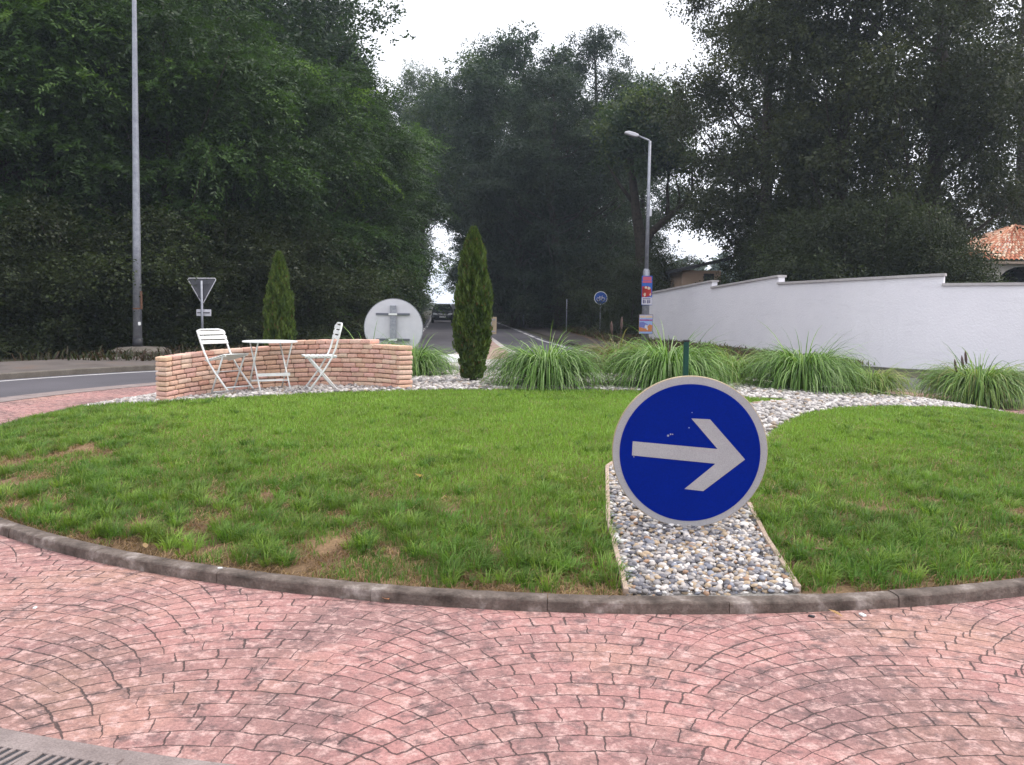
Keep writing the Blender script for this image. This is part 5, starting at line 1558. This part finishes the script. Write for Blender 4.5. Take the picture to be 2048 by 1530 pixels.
# trimmed hedge behind the right part of the wall
g = np.random.default_rng(5)
h0 = wall_x(1885) + Vector((0.35, 0.9, 0)); h1 = wall_x(2240) + Vector((0.35, 0.9, 0))
n = 16000
t = g.random(n)
c = np.stack([h0.x + (h1.x - h0.x) * t + g.uniform(-0.25, 0.25, n), h0.y + (h1.y - h0.y) * t + g.uniform(-0.3, 0.3, n), g.uniform(0.1, 2.25, n) + 0.08 * vnoise(t * 30, t * 0, 1.0, 3)], -1)
td = g.normal(0, 1, (n, 3)); td /= np.linalg.norm(td, axis=1)[:, None]
sd = np.cross(td, g.normal(0, 1, (n, 3))); sd /= np.linalg.norm(sd, axis=1)[:, None]
V = np.stack([c - td * 0.06, c + sd * 0.03, c + td * 0.06, c - sd * 0.03], 1).reshape(-1, 3)
col = np.array(SHB)[g.integers(0, 3, n)] * g.uniform(0.6, 1.0, (n, 1))
tag(fast('hedge', V, np.arange(n * 4).reshape(-1, 4), LEAF, np.repeat(col, 4, 0)), 'dark trimmed hedge peeping over the right end of the white wall', 'hedge')
# weeds along the foot of the wall and the verge
n = 4500
x = []; y = []
pa = [wall_x(q) for q in np.linspace(1300, 1700, 60)]
ii = g.integers(0, 59, n); tt = g.random(n)
x = np.array([pa[i_].x for i_ in ii]) + g.normal(0, 0.25, n); y = np.array([pa[i_].y for i_ in ii]) - np.abs(g.normal(0.3, 0.5, n))
col = np.array(GC3)[g.integers(0, 4, n)] * g.uniform(0.4, 0.9, (n, 1))
V, F, C = blades(x, y, np.full(n, 0.01), g.uniform(0.05, 0.22, n), np.full(n, 0.03), g.uniform(0.1, 0.9, n), g.uniform(0, 6.28, n), col)
n = 14000
yy = g.uniform(27, 95, n); xr = np.interp(yy, [p[1] for p in ROADR], [p[0] for p in ROADR]) + 2.5 + np.abs(g.normal(0, 2.0, n))
col = np.array([(0.07, 0.09, 0.03), (0.1, 0.08, 0.04), (0.12, 0.07, 0.04)])[g.integers(0, 3, n)] * g.uniform(0.6, 1.1, (n, 1))
V2, F2, C2 = blades(xr, yy, np.full(n, 0.01), g.uniform(0.08, 0.35, n), np.full(n, 0.05), g.uniform(0.3, 1.4, n), g.uniform(0, 6.28, n), col)
n = 14000
yy = g.uniform(22, 95, n); xr = np.interp(yy, [p[1] for p in ROADL], [p[0] for p in ROADL]) - 0.6 - np.abs(g.normal(0, 2.0, n))
col = col * 0.5
V3, F3, C3 = blades(xr, yy, np.full(n, 0.01), g.uniform(0.1, 0.45, n), np.full(n, 0.05), g.uniform(0.3, 1.2, n), g.uniform(0, 6.28, n), col)
V = np.concatenate([V, V2, V3]); F = np.concatenate([F, F2 + len(C), F3 + len(C) + len(C2)]); C = np.concatenate([C, C2, C3])
tag(fast('weeds', V, F, GRASS, C), 'rough weeds and dry leaves along the verges and the wall foot', 'weeds', kind='stuff')
# far wood closing the horizon
n = 60000
aa_ = g.uniform(-1.2, 1.2, n); dd_ = g.uniform(235, 300, n)
k = ~((np.abs(aa_ + 0.079) < 0.02) & (dd_ > 0))
aa_, dd_ = aa_[k], dd_[k]; n = len(aa_)
hh_ = 13 * (0.6 + 0.6 * vnoise(aa_ * 120, dd_ * 0, 1.0, 9)) * np.sqrt(g.random(n))
c = np.stack([dd_ * np.sin(aa_), dd_ * np.cos(aa_), hh_], -1)
td = g.normal(0, 1, (n, 3)); td /= np.linalg.norm(td, axis=1)[:, None]
sd = np.cross(td, g.normal(0, 1, (n, 3))); sd /= np.linalg.norm(sd, axis=1)[:, None]
V = np.stack([c - td * 1.1, c + sd * 0.7, c + td * 1.1, c - sd * 0.7], 1).reshape(-1, 3)
tag(fast('far_wood', V, np.arange(n * 4).reshape(-1, 4), LEAF, np.repeat(np.array(OAK)[g.integers(0, 4, n)], 4, 0)), 'distant wood closing the horizon beyond the road', 'wood', kind='stuff')

# ------------------------------------------------------------------ haze volume added to lift the dark trees, standing in for lens veil
hz = MB().box((0, 600, 24), (2000, 2000, 50.2)).build('haze', bpy.data.materials.new('haze'))
tag(hz, 'thin pale haze added over the whole place to lift the dark trees', 'haze', kind='stuff')
hm = hz.data.materials[0]; hm.use_nodes = True
hn = hm.node_tree.nodes; hn.clear()
ho_ = hn.new('ShaderNodeOutputMaterial'); hv = hn.new('ShaderNodeVolumePrincipled')
hv.inputs['Color'].default_value = (0.72, 0.84, 1.0, 1)
hv.inputs['Density'].default_value = 0.0006
hv.inputs['Anisotropy'].default_value = 0.3
hm.node_tree.links.new(hv.outputs[0], ho_.inputs['Volume'])
S.cycles.volume_bounces = 1
